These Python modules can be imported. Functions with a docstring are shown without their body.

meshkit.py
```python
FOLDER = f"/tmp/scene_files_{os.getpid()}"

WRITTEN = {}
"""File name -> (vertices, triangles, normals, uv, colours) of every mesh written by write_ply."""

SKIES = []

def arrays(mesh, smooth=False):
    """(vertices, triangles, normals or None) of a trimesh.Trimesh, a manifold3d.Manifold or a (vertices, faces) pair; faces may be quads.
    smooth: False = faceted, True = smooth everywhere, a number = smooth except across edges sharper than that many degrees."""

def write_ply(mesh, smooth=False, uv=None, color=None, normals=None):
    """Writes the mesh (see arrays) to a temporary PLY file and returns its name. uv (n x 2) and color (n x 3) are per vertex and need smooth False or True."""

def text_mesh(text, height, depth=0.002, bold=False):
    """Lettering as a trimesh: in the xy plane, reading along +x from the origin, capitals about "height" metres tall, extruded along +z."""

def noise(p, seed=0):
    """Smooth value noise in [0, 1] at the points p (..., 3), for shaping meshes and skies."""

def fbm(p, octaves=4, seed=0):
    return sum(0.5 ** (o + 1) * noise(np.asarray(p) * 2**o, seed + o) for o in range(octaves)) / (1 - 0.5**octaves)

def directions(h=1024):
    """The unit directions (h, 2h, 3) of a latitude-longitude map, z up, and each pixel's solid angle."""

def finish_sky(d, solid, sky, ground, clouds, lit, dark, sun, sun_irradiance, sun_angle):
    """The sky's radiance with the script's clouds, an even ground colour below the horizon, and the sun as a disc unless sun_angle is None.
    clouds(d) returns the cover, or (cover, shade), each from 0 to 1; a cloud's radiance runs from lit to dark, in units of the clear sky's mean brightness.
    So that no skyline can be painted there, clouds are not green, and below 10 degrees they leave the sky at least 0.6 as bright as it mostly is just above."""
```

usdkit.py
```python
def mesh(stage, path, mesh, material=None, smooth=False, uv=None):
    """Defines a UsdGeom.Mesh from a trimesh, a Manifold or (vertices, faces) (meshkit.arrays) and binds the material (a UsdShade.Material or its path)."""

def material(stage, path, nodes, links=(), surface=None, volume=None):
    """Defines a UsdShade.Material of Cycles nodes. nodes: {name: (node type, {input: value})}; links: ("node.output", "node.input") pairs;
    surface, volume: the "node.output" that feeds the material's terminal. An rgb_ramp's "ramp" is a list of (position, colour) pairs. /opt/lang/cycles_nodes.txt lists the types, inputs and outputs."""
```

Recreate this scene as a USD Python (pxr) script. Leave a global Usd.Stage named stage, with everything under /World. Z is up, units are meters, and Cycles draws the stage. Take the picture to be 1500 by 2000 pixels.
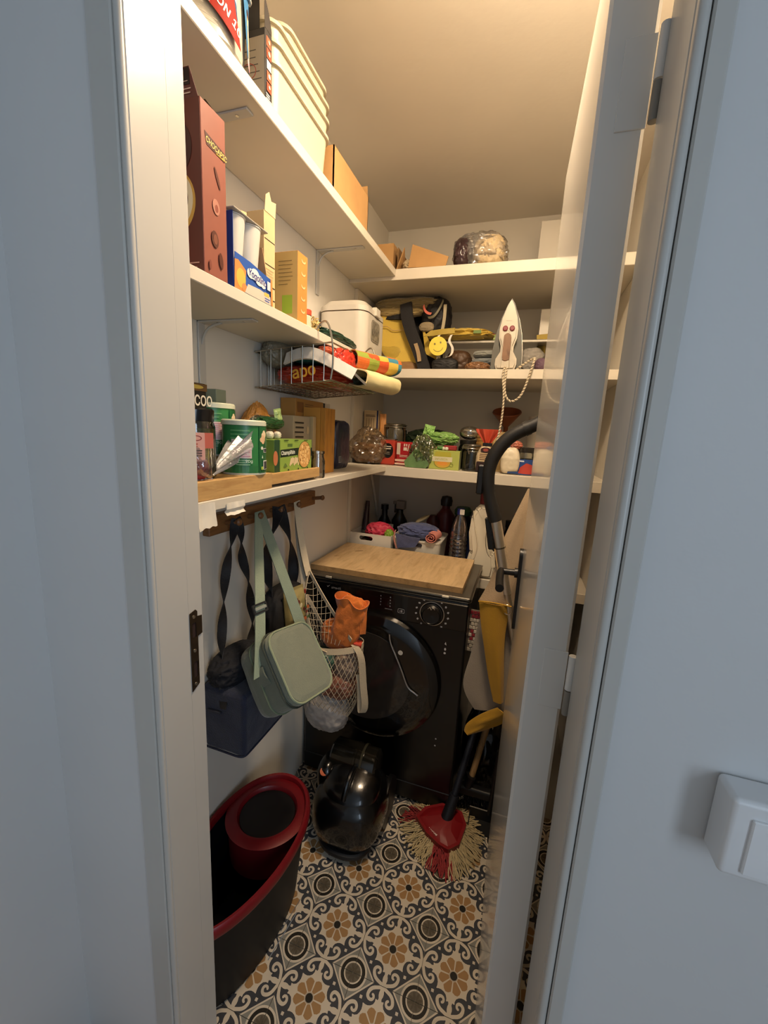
import math, random
import numpy as np, trimesh, manifold3d
import usdkit, meshkit as mk
from pxr import Usd, UsdGeom, UsdShade, UsdLux, Sdf, Gf, Vt
from shapely.geometry import Polygon, Point, LineString, box as sbox
from shapely import affinity
from shapely.ops import unary_union

PI = math.pi
A = np.array
stage = Usd.Stage.CreateInMemory()
UsdGeom.SetStageUpAxis(stage, 'Z')
UsdGeom.Xform.Define(stage, '/World')
UsdGeom.Scope.Define(stage, '/World/Looks')

# ------------------------------------------------------------------ camera
FPX = 811.43
YAW, PITCH, ROLL = math.radians(17.869), math.radians(10.8956), math.radians(2.8924)
CAM = A([0.44102, -0.78756, 1.38222])
EXPOSURE = 0.58
LAMP = 84.0          # emission of the closet's unseen ceiling lamp
DAY = 4.3           # the unseen hall window
fw = A([-math.sin(YAW) * math.cos(PITCH), math.cos(YAW) * math.cos(PITCH), -math.sin(PITCH)])
r0 = A([math.cos(YAW), math.sin(YAW), 0.0])
u0 = np.cross(r0, fw)
rt = math.cos(ROLL) * r0 + math.sin(ROLL) * u0
up = math.cos(ROLL) * u0 - math.sin(ROLL) * r0
cam = UsdGeom.Camera.Define(stage, '/World/camera')
cam.AddTransformOp().Set(Gf.Matrix4d(*rt, 0, *up, 0, *(-fw), 0, *CAM, 1))
cam.CreateHorizontalApertureAttr(36.0)
cam.CreateVerticalApertureAttr(48.0)
cam.CreateFocalLengthAttr(36.0 * FPX / 1500)
cam.CreateFStopAttr(0.0)
cam.CreateClippingRangeAttr(Gf.Vec2f(0.02, 100))
cam.CreateExposureAttr(EXPOSURE)

# hall daylight from an unseen window, placed to light the hall walls
def rect_light(name, o, tgt, w, h, col, inten):
    l = UsdLux.RectLight.Define(stage, '/World/' + name)
    d = A(tgt, float) - A(o, float); d /= np.linalg.norm(d)
    x = np.cross(d, [0, 0, 1]); x /= np.linalg.norm(x); y = np.cross(x, d)
    l.AddTransformOp().Set(Gf.Matrix4d(*x, 0, *y, 0, *(-d), 0, *o, 1))
    l.CreateWidthAttr(w); l.CreateHeightAttr(h); l.CreateIntensityAttr(inten); l.CreateColorAttr(Gf.Vec3f(*col))
rect_light('unseen_window_daylight', (1.87, -2.0, 1.5), (0, -2.0, 1.5), 0.8, 1.3, (0.68, 0.83, 1.0), DAY)

# ------------------------------------------------------------------ materials
def lin(h):
    if not isinstance(h, str): return tuple(h)
    h = h.lstrip('#'); v = A([int(h[i:i + 2], 16) for i in (0, 2, 4)]) / 255.0
    return tuple(np.where(v <= 0.04045, v / 12.92, ((v + 0.055) / 1.055) ** 2.4))
MATS = {}
def M(col, r=.5, m=0., bump=0., bs=60., var=.06, vs=9., coat=0., sheen=0., spec=.5, st=(1, 1, 1), bd=.002):
    key = (col, r, m, bump, bs, var, vs, coat, sheen, spec, st, bd)
    if key in MATS: return MATS[key]
    c = A(lin(col)); n = len(MATS)
    nodes = {'g': ('geometry', {}), 'mp': ('mapping', {'scale': tuple(float(x) for x in st)}),
             'n': ('noise_texture', {'scale': float(vs), 'detail': 3.}),
             'rp': ('rgb_ramp', {'ramp': [(0.25, tuple(c * (1 - var))), (0.75, tuple(np.minimum(c * (1 + var), 1)))]}),
             'p': ('principled_bsdf', {'roughness': float(r), 'metallic': float(m), 'coat_weight': float(coat), 'sheen_weight': float(sheen), 'specular_ior_level': float(spec)})}
    links = [('g.position', 'mp.vector'), ('mp.vector', 'n.vector'), ('n.fac', 'rp.fac'), ('rp.color', 'p.base_color')]
    if bump:
        nodes['n2'] = ('noise_texture', {'scale': float(bs), 'detail': 4.})
        nodes['b'] = ('bump', {'strength': float(bump), 'distance': float(bd)})
        links += [('mp.vector', 'n2.vector'), ('n2.fac', 'b.height'), ('b.normal', 'p.normal')]
    MATS[key] = usdkit.material(stage, f'/World/Looks/surface_{n:03d}', nodes, links, surface='p.BSDF')
    return MATS[key]
def MV(r=.45, spec=.5, bump=0., bs=200.):
    key = ('vc', r, spec, bump)
    if key in MATS: return MATS[key]
    nodes = {'a': ('attribute', {'attribute': 'col'}), 'p': ('principled_bsdf', {'roughness': r, 'specular_ior_level': spec})}
    links = [('a.color', 'p.base_color')]
    if bump:
        nodes['g'] = ('geometry', {}); nodes['n2'] = ('noise_texture', {'scale': bs, 'detail': 3.}); nodes['b'] = ('bump', {'strength': bump, 'distance': .001})
        links += [('g.position', 'n2.vector'), ('n2.fac', 'b.height'), ('b.normal', 'p.normal')]
    MATS[key] = usdkit.material(stage, f'/World/Looks/print_{len(MATS):03d}', nodes, links, surface='p.BSDF')
    return MATS[key]
def wood(col, dark, scale=(1, 9, 9), vs=7., r=.5, name='w'):
    key = ('wood', col, dark, scale, vs, r)
    if key in MATS: return MATS[key]
    a, b = A(lin(col)), A(lin(dark))
    nodes = {'g': ('geometry', {}), 'mp': ('mapping', {'scale': tuple(map(float, scale))}),
             'n': ('noise_texture', {'scale': vs, 'detail': 5., 'roughness': .62, 'distortion': .6}),
             'rp': ('rgb_ramp', {'ramp': [(.3, tuple(b)), (.48, tuple(a * .92)), (.6, tuple(a)), (.8, tuple(np.minimum(a * 1.08, 1)))]}),
             'bu': ('bump', {'strength': .15, 'distance': .001}), 'p': ('principled_bsdf', {'roughness': r})}
    links = [('g.position', 'mp.vector'), ('mp.vector', 'n.vector'), ('n.fac', 'rp.fac'), ('rp.color', 'p.base_color'), ('n.fac', 'bu.height'), ('bu.normal', 'p.normal')]
    MATS[key] = usdkit.material(stage, f'/World/Looks/wood_{len(MATS):03d}', nodes, links, surface='p.BSDF')
    return MATS[key]
def film(tint='#ffffff', base=.10, r=.12, bump=.5, bs=40., milky=0.0, mcol='#dddddd'):
    """thin clear plastic or glass: see-through, glossy at grazing angles"""
    key = ('film', tint, base, r, bump, bs, milky, mcol)
    if key in MATS: return MATS[key]
    nodes = {'g': ('geometry', {}), 'n': ('noise_texture', {'scale': bs, 'detail': 3.}), 'b': ('bump', {'strength': bump, 'distance': .004}),
             'f': ('fresnel', {'IOR': 1.45}), 'ad': ('math', {'math_type': 'add', 'value2': base, 'use_clamp': True}),
             't': ('transparent_bsdf', {'color': lin(tint)}), 'gl': ('glossy_bsdf', {'color': (1., 1., 1.), 'roughness': r}),
             'd': ('diffuse_bsdf', {'color': lin(mcol)}), 'm1': ('mix_closure', {'fac': milky}), 'm': ('mix_closure', {})}
    links = [('g.position', 'n.vector'), ('n.fac', 'b.height'), ('b.normal', 'gl.normal'), ('b.normal', 'f.normal'), ('f.fac', 'ad.value1'), ('ad.value', 'm.fac'),
             ('t.BSDF', 'm1.closure1'), ('d.BSDF', 'm1.closure2'), ('m1.closure', 'm.closure1'), ('gl.BSDF', 'm.closure2')]
    MATS[key] = usdkit.material(stage, f'/World/Looks/clear_{len(MATS):03d}', nodes, links, surface='m.closure')
    return MATS[key]
def glow(col, s):
    return usdkit.material(stage, f'/World/Looks/glow_{len(MATS):03d}', {'e': ('emission', {'color': lin(col), 'strength': s})}, [], surface='e.emission')

# ------------------------------------------------------------------ scene tree
COUNT = {}
class T_:
    def __init__(s, path, loc): s.path, s.loc = path, A(loc, float)
def uniq(parent, name):
    k = (parent, name); n = COUNT.get(k, -1) + 1; COUNT[k] = n
    return f'{parent}/{name}' + (f'_{n:03d}' if n else '')
def thing(name, label, cat, loc=(0, 0, 0), group=None, kind=None):
    p = uniq('/World', name); x = UsdGeom.Xform.Define(stage, p); x.AddTranslateOp().Set(Gf.Vec3d(*map(float, loc)))
    o = x.GetPrim()
    o.SetCustomDataByKey('label', label); o.SetCustomDataByKey('category', cat)
    if group: o.SetCustomDataByKey('group', group)
    if kind: o.SetCustomDataByKey('kind', kind)
    return T_(p, loc)
def part(t, name, mesh, mat, smooth=35, label=None, kind=None):
    """mesh in world coordinates, stored relative to the thing's base"""
    p = uniq(t.path, name)
    if not isinstance(mesh, trimesh.Trimesh):
        v, f, _ = mk.arrays(mesh); mesh = trimesh.Trimesh(v, f, process=False)
    mesh = trimesh.Trimesh(mesh.vertices - t.loc, mesh.faces, process=False)
    pr = usdkit.mesh(stage, p, mesh, mat, smooth=smooth).GetPrim()
    if label: pr.SetCustomDataByKey('label', label)
    if kind: pr.SetCustomDataByKey('kind', kind)
    return T_(p, t.loc)
def single(name, label, cat, mesh, mat, smooth=35, group=None, kind=None):
    """a thing of one mesh"""
    b = mesh.bounds; t = thing(name, label, cat, ((b[0][0] + b[1][0]) / 2, (b[0][1] + b[1][1]) / 2, b[0][2]), group, kind)
    return t, part(t, cat.split()[-1] if cat else name, mesh, mat, smooth)
def struct(name, mesh, mat, smooth=35):
    m = usdkit.mesh(stage, '/World/' + name, mesh, mat, smooth=smooth); m.GetPrim().SetCustomDataByKey('kind', 'structure')
    return T_('/World/' + name, (0, 0, 0))
def colmesh(t, name, pieces, mat, label=None, kind=None):
    """pieces: (trimesh, colour): one mesh with a colour per vertex"""
    V, F, Cc, n = [], [], [], 0
    for g, c in pieces:
        v = np.asarray(g.vertices)[np.asarray(g.faces).ravel()]
        V.append(v); F.append(np.arange(len(v)).reshape(-1, 3) + n); n += len(v); Cc.append(np.tile(lin(c), (len(v), 1)))
    V = np.vstack(V) - t.loc; F = np.vstack(F); Cc = np.vstack(Cc)
    p = uniq(t.path, name)
    m = usdkit.mesh(stage, p, trimesh.Trimesh(V, F, process=False), mat)
    UsdGeom.PrimvarsAPI(m).CreatePrimvar('col', Sdf.ValueTypeNames.Color3fArray, 'vertex').Set(Vt.Vec3fArray.FromNumpy(Cc.astype(np.float32)))
    if label: m.GetPrim().SetCustomDataByKey('label', label)
    if kind: m.GetPrim().SetCustomDataByKey('kind', kind)
    return T_(p, t.loc)

# ------------------------------------------------------------------ shapes
cat_ = trimesh.util.concatenate
def hullm(p): return trimesh.convex.convex_hull(A(p, float))
def bx(x0, x1, y0, y1, z0, z1, b=0.):
    if b <= 0:
        m = trimesh.creation.box([x1 - x0, y1 - y0, z1 - z0]); m.apply_translation([(x0 + x1) / 2, (y0 + y1) / 2, (z0 + z1) / 2]); return m
    P = []
    for X, sx in ((x0, 1), (x1, -1)):
        for Y, sy in ((y0, 1), (y1, -1)):
            for Z, sz in ((z0, 1), (z1, -1)):
                P += [(X, Y + sy * b, Z + sz * b), (X + sx * b, Y, Z + sz * b), (X + sx * b, Y + sy * b, Z)]
    return hullm(P)
def rbx(x0, x1, y0, y1, z0, z1, r, n=10):
    s = trimesh.creation.icosphere(2, r).vertices
    P = [s + [X, Y, Z] for X in (x0 + r, x1 - r) for Y in (y0 + r, y1 - r) for Z in (z0 + r, z1 - r)]
    return hullm(np.vstack(P))
def fr(o, u, v):
    u = A(u, float); u /= np.linalg.norm(u); v = A(v, float); v -= u * (u @ v); v /= np.linalg.norm(v)
    m = np.eye(4); m[:3, 0] = u; m[:3, 1] = v; m[:3, 2] = np.cross(u, v); m[:3, 3] = o
    return m
def tf(m, F):
    m = m.copy(); m.apply_transform(F); return m
def ext(poly, h, F=None, z=0.):
    gs = [g for g in getattr(poly, 'geoms', [poly]) if g.geom_type == 'Polygon' and g.area > 1e-9]
    m = cat_([trimesh.creation.extrude_polygon(g, h, engine='earcut') for g in gs])
    m.apply_translation([0, 0, z])
    return tf(m, F) if F is not None else m
def rr(x0, y0, x1, y1, r): return sbox(x0 + r, y0 + r, x1 - r, y1 - r).buffer(r, 6)
def ell(x, y, a, b=None, rot=0): return affinity.translate(affinity.rotate(affinity.scale(Point(0, 0).buffer(1, 10), a, b or a), rot, origin=(0, 0)), x, y)
def cyl(p0, p1, r, n=20, r1=None):
    p0, p1 = A(p0, float), A(p1, float); d = p1 - p0; L = np.linalg.norm(d); d /= L
    m = lathe([(0, 0), (r, 0), (r if r1 is None else r1, L), (0, L)], n)
    a = A([1, 0, 0]) if abs(d[0]) < .9 else A([0, 1, 0])
    u = np.cross(a, d); F = fr(p0, u, np.cross(d, u)); return tf(m, F)
def lathe(prof, n=28, at=(0, 0, 0)):
    prof = A(prof, float); k = len(prof); a = np.arange(n) * 2 * PI / n
    v = np.stack([np.outer(np.cos(a), prof[:, 0]), np.outer(np.sin(a), prof[:, 0]), np.tile(prof[:, 1], (n, 1))], -1).reshape(-1, 3)
    f = []
    for i in range(n):
        j = (i + 1) % n
        for q in range(k - 1):
            a0, a1, b0, b1 = i * k + q, i * k + q + 1, j * k + q, j * k + q + 1
            if prof[q, 0] > 1e-9: f.append((a0, b0, b1 if prof[q + 1, 0] > 1e-9 else a1))
            if prof[q + 1, 0] > 1e-9 and prof[q, 0] > 1e-9: f.append((a0, b1, a1))
            elif prof[q + 1, 0] > 1e-9: f.append((a0, b1, a1))
    m = trimesh.Trimesh(v, f, process=False); m.apply_translation(at); return m
def curve(P, n=40, closed=False):
    from scipy.interpolate import CubicSpline
    P = A(P, float); 
    if closed: P = np.vstack([P, P[:1]])
    d = np.r_[0, np.cumsum(np.linalg.norm(np.diff(P, axis=0), axis=1) ** .5 + 1e-6)]
    c = CubicSpline(d, P, bc_type='periodic' if closed else 'natural')
    return c(np.linspace(0, d[-1], n + (1 if closed else 0)))[:n if not closed else n]
def tube(P, r, n=8, closed=False, cap=True):
    P = A(P, float); k = len(P); R_ = np.broadcast_to(r, k)
    t = np.roll(P, -1, 0) - np.roll(P, 1, 0) if closed else np.gradient(P, axis=0)
    t /= np.maximum(np.linalg.norm(t, axis=1, keepdims=True), 1e-12)
    u = np.cross(t[0], [0, 0, 1] if abs(t[0][2]) < .9 else [1, 0, 0]); a = np.arange(n) * 2 * PI / n; V = []
    for i in range(k):
        u = u - t[i] * (u @ t[i]); u /= np.linalg.norm(u); w = np.cross(t[i], u)
        V.append(P[i] + R_[i] * (np.outer(np.cos(a), u) + np.outer(np.sin(a), w)))
    V = np.vstack(V); f = []
    for i in range(k if closed else k - 1):
        for j in range(n):
            a0, a1 = i * n + j, i * n + (j + 1) % n; b0, b1 = ((i + 1) % k) * n + j, ((i + 1) % k) * n + (j + 1) % n
            f += [(a0, a1, b1), (a0, b1, b0)]
    if cap and not closed:
        V = np.vstack([V, P[0], P[-1]]); c0, c1 = len(V) - 2, len(V) - 1
        for j in range(n):
            f += [(c0, (j + 1) % n, j), (c1, (k - 1) * n + j, (k - 1) * n + (j + 1) % n)]
    return trimesh.Trimesh(V, f, process=False)
def sheet(P, th=.0015, closed_u=False):
    """P (nu, nv, 3): a skin of thickness th"""
    P = A(P, float); nu, nv = P.shape[:2]
    du = np.gradient(P, axis=0) if not closed_u else np.roll(P, -1, 0) - np.roll(P, 1, 0)
    n = np.cross(du, np.gradient(P, axis=1)); n /= np.maximum(np.linalg.norm(n, axis=-1, keepdims=True), 1e-12)
    V = np.vstack([(P + n * th / 2).reshape(-1, 3), (P - n * th / 2).reshape(-1, 3)]); o = nu * nv; f = []
    I = lambda i, j: (i % nu) * nv + j
    for i in range(nu if closed_u else nu - 1):
        for j in range(nv - 1):
            a, b, c, d = I(i, j), I(i + 1, j), I(i + 1, j + 1), I(i, j + 1)
            f += [(a, b, c), (a, c, d), (o + a, o + c, o + b), (o + a, o + d, o + c)]
    for i in range(nu if closed_u else nu - 1):
        for j, s in ((0, 1), (nv - 1, 0)):
            a, b = I(i, j), I(i + 1, j)
            f += [(a, o + b, b), (a, o + a, o + b)] if s else [(a, b, o + b), (a, o + b, o + a)]
    if not closed_u:
        for j in range(nv - 1):
            for i, s in ((0, 0), (nu - 1, 1)):
                a, b = I(i, j), I(i, j + 1)
                f += [(a, o + b, b), (a, o + a, o + b)] if s else [(a, b, o + b), (a, o + b, o + a)]
    return trimesh.Trimesh(V, f, process=False)
def ribbon(P, side, w, th=.002, n=40):
    """strap along P; side: width direction(s) at the same stations"""
    side = A(side, float)
    if side.ndim == 1: side = np.tile(side, (len(P), 1))
    C = curve(P, n); s = np.stack([np.interp(np.linspace(0, 1, n), np.linspace(0, 1, len(side)), side[:, k]) for k in range(3)], 1)
    s /= np.linalg.norm(s, axis=1, keepdims=True)
    return sheet(np.stack([C - s * w / 2, C, C + s * w / 2], 1), th)
def blob(c, s, seed=0, amp=.12, fq=2.2, p=2.6, flat=None, sub=4, ridge=True, top=None):
    """crumpled lump of half sizes s, base cut at its lowest point"""
    m = trimesh.creation.icosphere(sub); v = m.vertices
    q = (np.abs(v) ** p).sum(1, keepdims=True) ** (1 / p); v = v / q
    n = mk.fbm(v * fq + seed * 7.31, 4, seed) - .5
    if ridge: n = .5 * n + (np.abs(mk.fbm(v * fq * 1.3 + seed * 3.7 + 9, 3, seed + 3) - .5) * -2 + .3) * .8
    v = v * (1 + amp * n[:, None]) * A(s)
    if top:   # pinch towards the top
        k = np.clip((v[:, 2] / s[2] - .2) / .8, 0, 1); v[:, :2] *= (1 - top * k[:, None] ** .7)
    if flat is not None: v[:, 2] = np.maximum(v[:, 2], -s[2] * flat)
    return trimesh.Trimesh(v + A(c), m.faces, process=False)
def pouch(w, h, t, seed=0, F=np.eye(4), amp=.006, seam=.10, nu=26, nv=34):
    """sealed food bag: u across (w), v up (h), bulging t, flat seams at top and bottom"""
    u = np.linspace(-1, 1, nu); v = np.linspace(0, 1, nv); U, V = np.meshgrid(u, v, indexing='ij')
    bul = np.sqrt(np.maximum(1 - np.abs(U) ** 2.6, 0)) * np.clip(np.minimum(V - seam * .4, 1 - seam - V) / .22, 0, 1) ** .55
    out = []
    for sgn in (1, -1):
        nn = (mk.fbm(np.stack([U * 2.2, V * 3.4, np.full_like(U, seed + sgn)], -1), 4, seed) - .5) * amp * 2 * (.4 + bul)
        wx = w / 2 * (1 - .10 * bul * (1 - np.abs(2 * V - 1)))
        out.append(np.stack([U * wx, V * h, sgn * (t / 2 * bul + .0006) + nn], -1))
    a, b = out; nvt = nu * nv; Vt_ = np.vstack([a.reshape(-1, 3), b.reshape(-1, 3)]); f = []
    I = lambda i, j: i * nv + j
    for i in range(nu - 1):
        for j in range(nv - 1):
            q = (I(i, j), I(i + 1, j), I(i + 1, j + 1), I(i, j + 1))
            f += [(q[0], q[1], q[2]), (q[0], q[2], q[3]), (nvt + q[0], nvt + q[2], nvt + q[1]), (nvt + q[0], nvt + q[3], nvt + q[2])]
    def st(p, r): return [(p, r, nvt + r), (p, nvt + r, nvt + p)]
    for j in range(nv - 1): f += st(I(0, j), I(0, j + 1)) + st(I(nu - 1, j + 1), I(nu - 1, j))
    for i in range(nu - 1): f += st(I(i + 1, 0), I(i, 0)) + st(I(i, nv - 1), I(i + 1, nv - 1))
    return tf(trimesh.Trimesh(Vt_, f, process=False), F)
def txt(s, h, x=0, y=0, rot=0, bold=False, center=False, sx=1.):
    m = mk.text_mesh(s, h, .0003, bold); m.apply_scale([sx, 1, 1])
    if center: m.apply_translation([-m.bounds[:, 0].mean(), -h / 2, 0])
    m.apply_transform(trimesh.transformations.rotation_matrix(rot, [0, 0, 1])); m.apply_translation([x, y, 0]); return m
def wrap(c, r, a0):
    """(s, t, h) to a cylinder about a vertical axis at c"""
    c = A(c, float)
    return lambda v: np.stack([c[0] + (r + v[:, 2]) * np.cos(a0 + v[:, 0] / r), c[1] + (r + v[:, 2]) * np.sin(a0 + v[:, 0] / r), c[2] + v[:, 1]], 1)
def decal(t, name, F, items, mat=None, lift=.0004, step=.0002, label=None):
    out = []
    for i, (g, c) in enumerate(items):
        m = g.copy() if isinstance(g, trimesh.Trimesh) else ext(g, .0002)
        m.apply_translation([0, 0, lift + step * i])
        if callable(F):
            v, f = trimesh.remesh.subdivide_to_size(m.vertices, m.faces, .008); m = trimesh.Trimesh(F(v), f, process=False)
        else: m.apply_transform(F)
        out.append((m, c))
    return colmesh(t, name, out, mat or MV(.4), label)
def lines(x, y, w, h, n, seed=0, fill=.55, ragged=.4):
    rnd = random.Random(seed); o = []
    for i in range(n):
        yy = y + h - (i + .5) * h / n; o.append(sbox(x, yy - h / n * fill / 2, x + w * (1 - ragged * rnd.random()), yy + h / n * fill / 2))
    return unary_union(o)
def bars(x, y, w, h, seed=0):
    rnd = random.Random(seed); o = []; p = x
    while p < x + w:
        k = rnd.choice([.5, 1, 1.6]) * w / 34; o.append(sbox(p, y, min(p + k, x + w), y + h)); p += k + rnd.choice([.6, 1, 1.5]) * w / 34
    return unary_union(o)

WHITE = M('#dad5ca', .55, bump=.12, bs=90, var=.02, vs=4)
HALLW = M('#d3d3d2', .6, bump=.10, bs=120, var=.025, vs=3)
GLOSS = M('#e4e2dc', .16, bump=.03, bs=14, var=.015, vs=3, coat=.3)
TRIMW = M('#bfbdb7', .32, bump=.06, bs=30, var=.02, vs=4)
SHELFW = M('#d4ccbc', .42, bump=.08, bs=45, var=.03, vs=6)
METAL = M('#d9d4ca', .24, 1., var=.05)
DARKMET = M('#6b5f52', .35, 1., var=.15, vs=40)
BLACK = M('#0c0c0e', .45, var=.1)
BLACKG = M('#08080a', .12, var=.05)
GREYW = M('#cfc9bd', .35)
CARD = M('#b58c58', .75, bump=.15, bs=120, var=.08, vs=14)
CARDIN = M('#8a6a42', .8, bump=.15, bs=120, var=.1, vs=14)

# ------------------------------------------------------------------ the setting
CH = 2.35
FL = struct('floor', bx(-.40, .86, -.30, 1.46, -.06, -.0035), M('#6f6a62', .8, bump=.3))
# printed cement tiles: each corner a quarter medallion, a flower in the middle
TS = .166
def tile_print():
    cream, navy, grey, black, tan, brown = '#c2b7a5', '#33363d', '#7b7a73', '#15130f', '#96734a', '#4d4538'
    L = [(sbox(0, 0, 1, 1), cream)]
    def P(q): return [(.5 * (s + t), .5 * (s - t)) for t, s in q]          # (t along the band, s from the corner) to (u, v)
    half = [(0, .535), (.03, .585), (.07, .625), (.12, .65), (.18, .66), (.235, .64), (.27, .60), (.295, .645), (.33, .625), (.35, .58), (.38, .545), (.42, .52)]
    def rot(g, k): return affinity.rotate(g, 90 * k, origin=(.5, .5))
    dark, rib = [], []
    outl = [(-t, s) for t, s in half[::-1]] + half + [(.44, .47), (.50, .455), (.5, .30), (-.5, .30), (-.5, .455), (-.44, .47)]
    band = Polygon(P(outl)).buffer(0).buffer(.006).buffer(-.006)
    sp = [(.52, .505), (.46, .49), (.40, .465), (.34, .435), (.27, .418), (.20, .43), (.142, .475), (.142, .54), (.19, .58), (.24, .562), (.244, .515)]
    from scipy.interpolate import CubicSpline
    cs = CubicSpline(np.arange(len(sp)), sp)(np.linspace(0, len(sp) - 1, 44))
    wd = np.interp(np.linspace(0, 1, 44), [0, .15, .5, .8, 1], [.020, .025, .027, .021, .018])
    for sg in (1, -1):
        pts = [(sg * t, s) for t, s in cs]
        rib.append(unary_union([Point(P([q])[0]).buffer(w * .9, 5) for q, w in zip(pts, wd)]).buffer(.003).buffer(-.003).simplify(.0012))
    dia = Polygon(P([(0, .40), (.04, .44), (0, .48), (-.04, .44)]))
    star = Polygon(P([(.5, .5), (.43, .515), (.5, .42)]))
    for k in range(4): L.append((rot(band, k), navy))
    for k in range(4): L.append((rot(unary_union(rib + [dia]), k), cream))
    for k in range(4):
        L.append((rot(Polygon([(0, 0), (.355, 0), (0, .355)]), k), cream))
        L.append((rot(Polygon([(0, 0), (.325, 0), (0, .325)]), k), grey))
    cs_ = [(.222, cream), (.192, black), (.142, cream), (.122, '#5a5347')]
    for r, c in cs_: L.append((unary_union([Point(x, y).buffer(r, 10) for x in (0, 1) for y in (0, 1)]), c))
    pet = [ell(.06 * math.cos(a), .06 * math.sin(a), .052, .02, math.degrees(a)) for a in np.arange(8) * PI / 4 + .4]
    L.append((unary_union([affinity.translate(unary_union(pet), x, y) for x in (0, 1) for y in (0, 1)]), brown))
    petal = Polygon([(.075, -.018), (.075, .018), (.19, .062), (.222, .035), (.236, 0), (.222, -.035), (.19, -.062)]).buffer(.004)
    L.append((unary_union([affinity.translate(affinity.rotate(petal, 22.5 + 45 * k, origin=(0, 0)), .5, .5) for k in range(8)]), tan))
    L.append((Point(.5, .5).buffer(.068, 10), '#a49783')); L.append((Point(.5, .5).buffer(.056, 10), black))
    out, cover = [], None
    for g, c in L[::-1]:
        g = g.intersection(sbox(0, 0, 1, 1))
        v = g if cover is None else g.difference(cover); cover = g if cover is None else cover.union(g)
        out.append((v.simplify(.0015), c))
    return out
TP = tile_print()
TM = MV(.5, .35, .12, 260.)
rnd = random.Random(5)
for j in range(-2, 4):
    for i in range(-2, 5):
        x0, y0 = i * TS, j * TS
        clip = sbox(max(x0 + .0006, -.2995), max(y0 + .0006, -.298), min(x0 + TS - .0006, .7495), y0 + TS - .0006)
        if clip.area < 1e-4 or clip.bounds[0] >= clip.bounds[2]: continue
        ps = []; k = 1 + rnd.uniform(-.06, .05)
        for g, c in TP:
            g = affinity.translate(affinity.scale(g, TS, TS, origin=(0, 0)), x0, y0).intersection(clip)
            for q in getattr(g, 'geoms', [g]):
                if q.geom_type != 'Polygon' or q.area < 2e-8: continue
                v, f = trimesh.creation.triangulate_polygon(q, engine='earcut')
                ps.append((trimesh.Trimesh(np.c_[v, np.zeros(len(v))], f, process=False), tuple(A(lin(c)) * k)))
        b = clip.bounds; ps.append((bx(b[0], b[2], b[1], b[3], -.0034, -.0001), '#8d8474'))
        for n_, (g, c) in enumerate(ps[:-1]):
            if g.face_normals[:, 2].mean() < 0: g.invert()
        colmesh(FL, 'tile', ps, TM)
struct('ceiling', bx(-.40, .86, -.203, 1.46, CH, CH + .08), M('#e2dbcf', .7, bump=.5, bs=22, var=.03, vs=3))
struct('wall_left', bx(-.40, -.30, -.203, 1.46, -.05, CH), WHITE)
struct('wall_back', bx(-.30, .75, 1.36, 1.46, -.05, CH), WHITE)
struct('wall_right', bx(.75, .86, -.203, 1.46, -.05, CH), WHITE)
struct('wall_front', cat_([bx(-.47, -.105, -.295, -.203, -.05, 2.6), bx(.555, 2.0, -.295, -.203, -.05, 2.6), bx(-.105, .555, -.295, -.203, 2.02, 2.6)]), HALLW)
struct('wall_hall_left', bx(-.47, -.37, -2.7, -.295, -.05, 2.6), HALLW)
struct('wall_hall_back', bx(-.37, 1.90, -2.7, -2.6, -.05, 2.6), HALLW)
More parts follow.
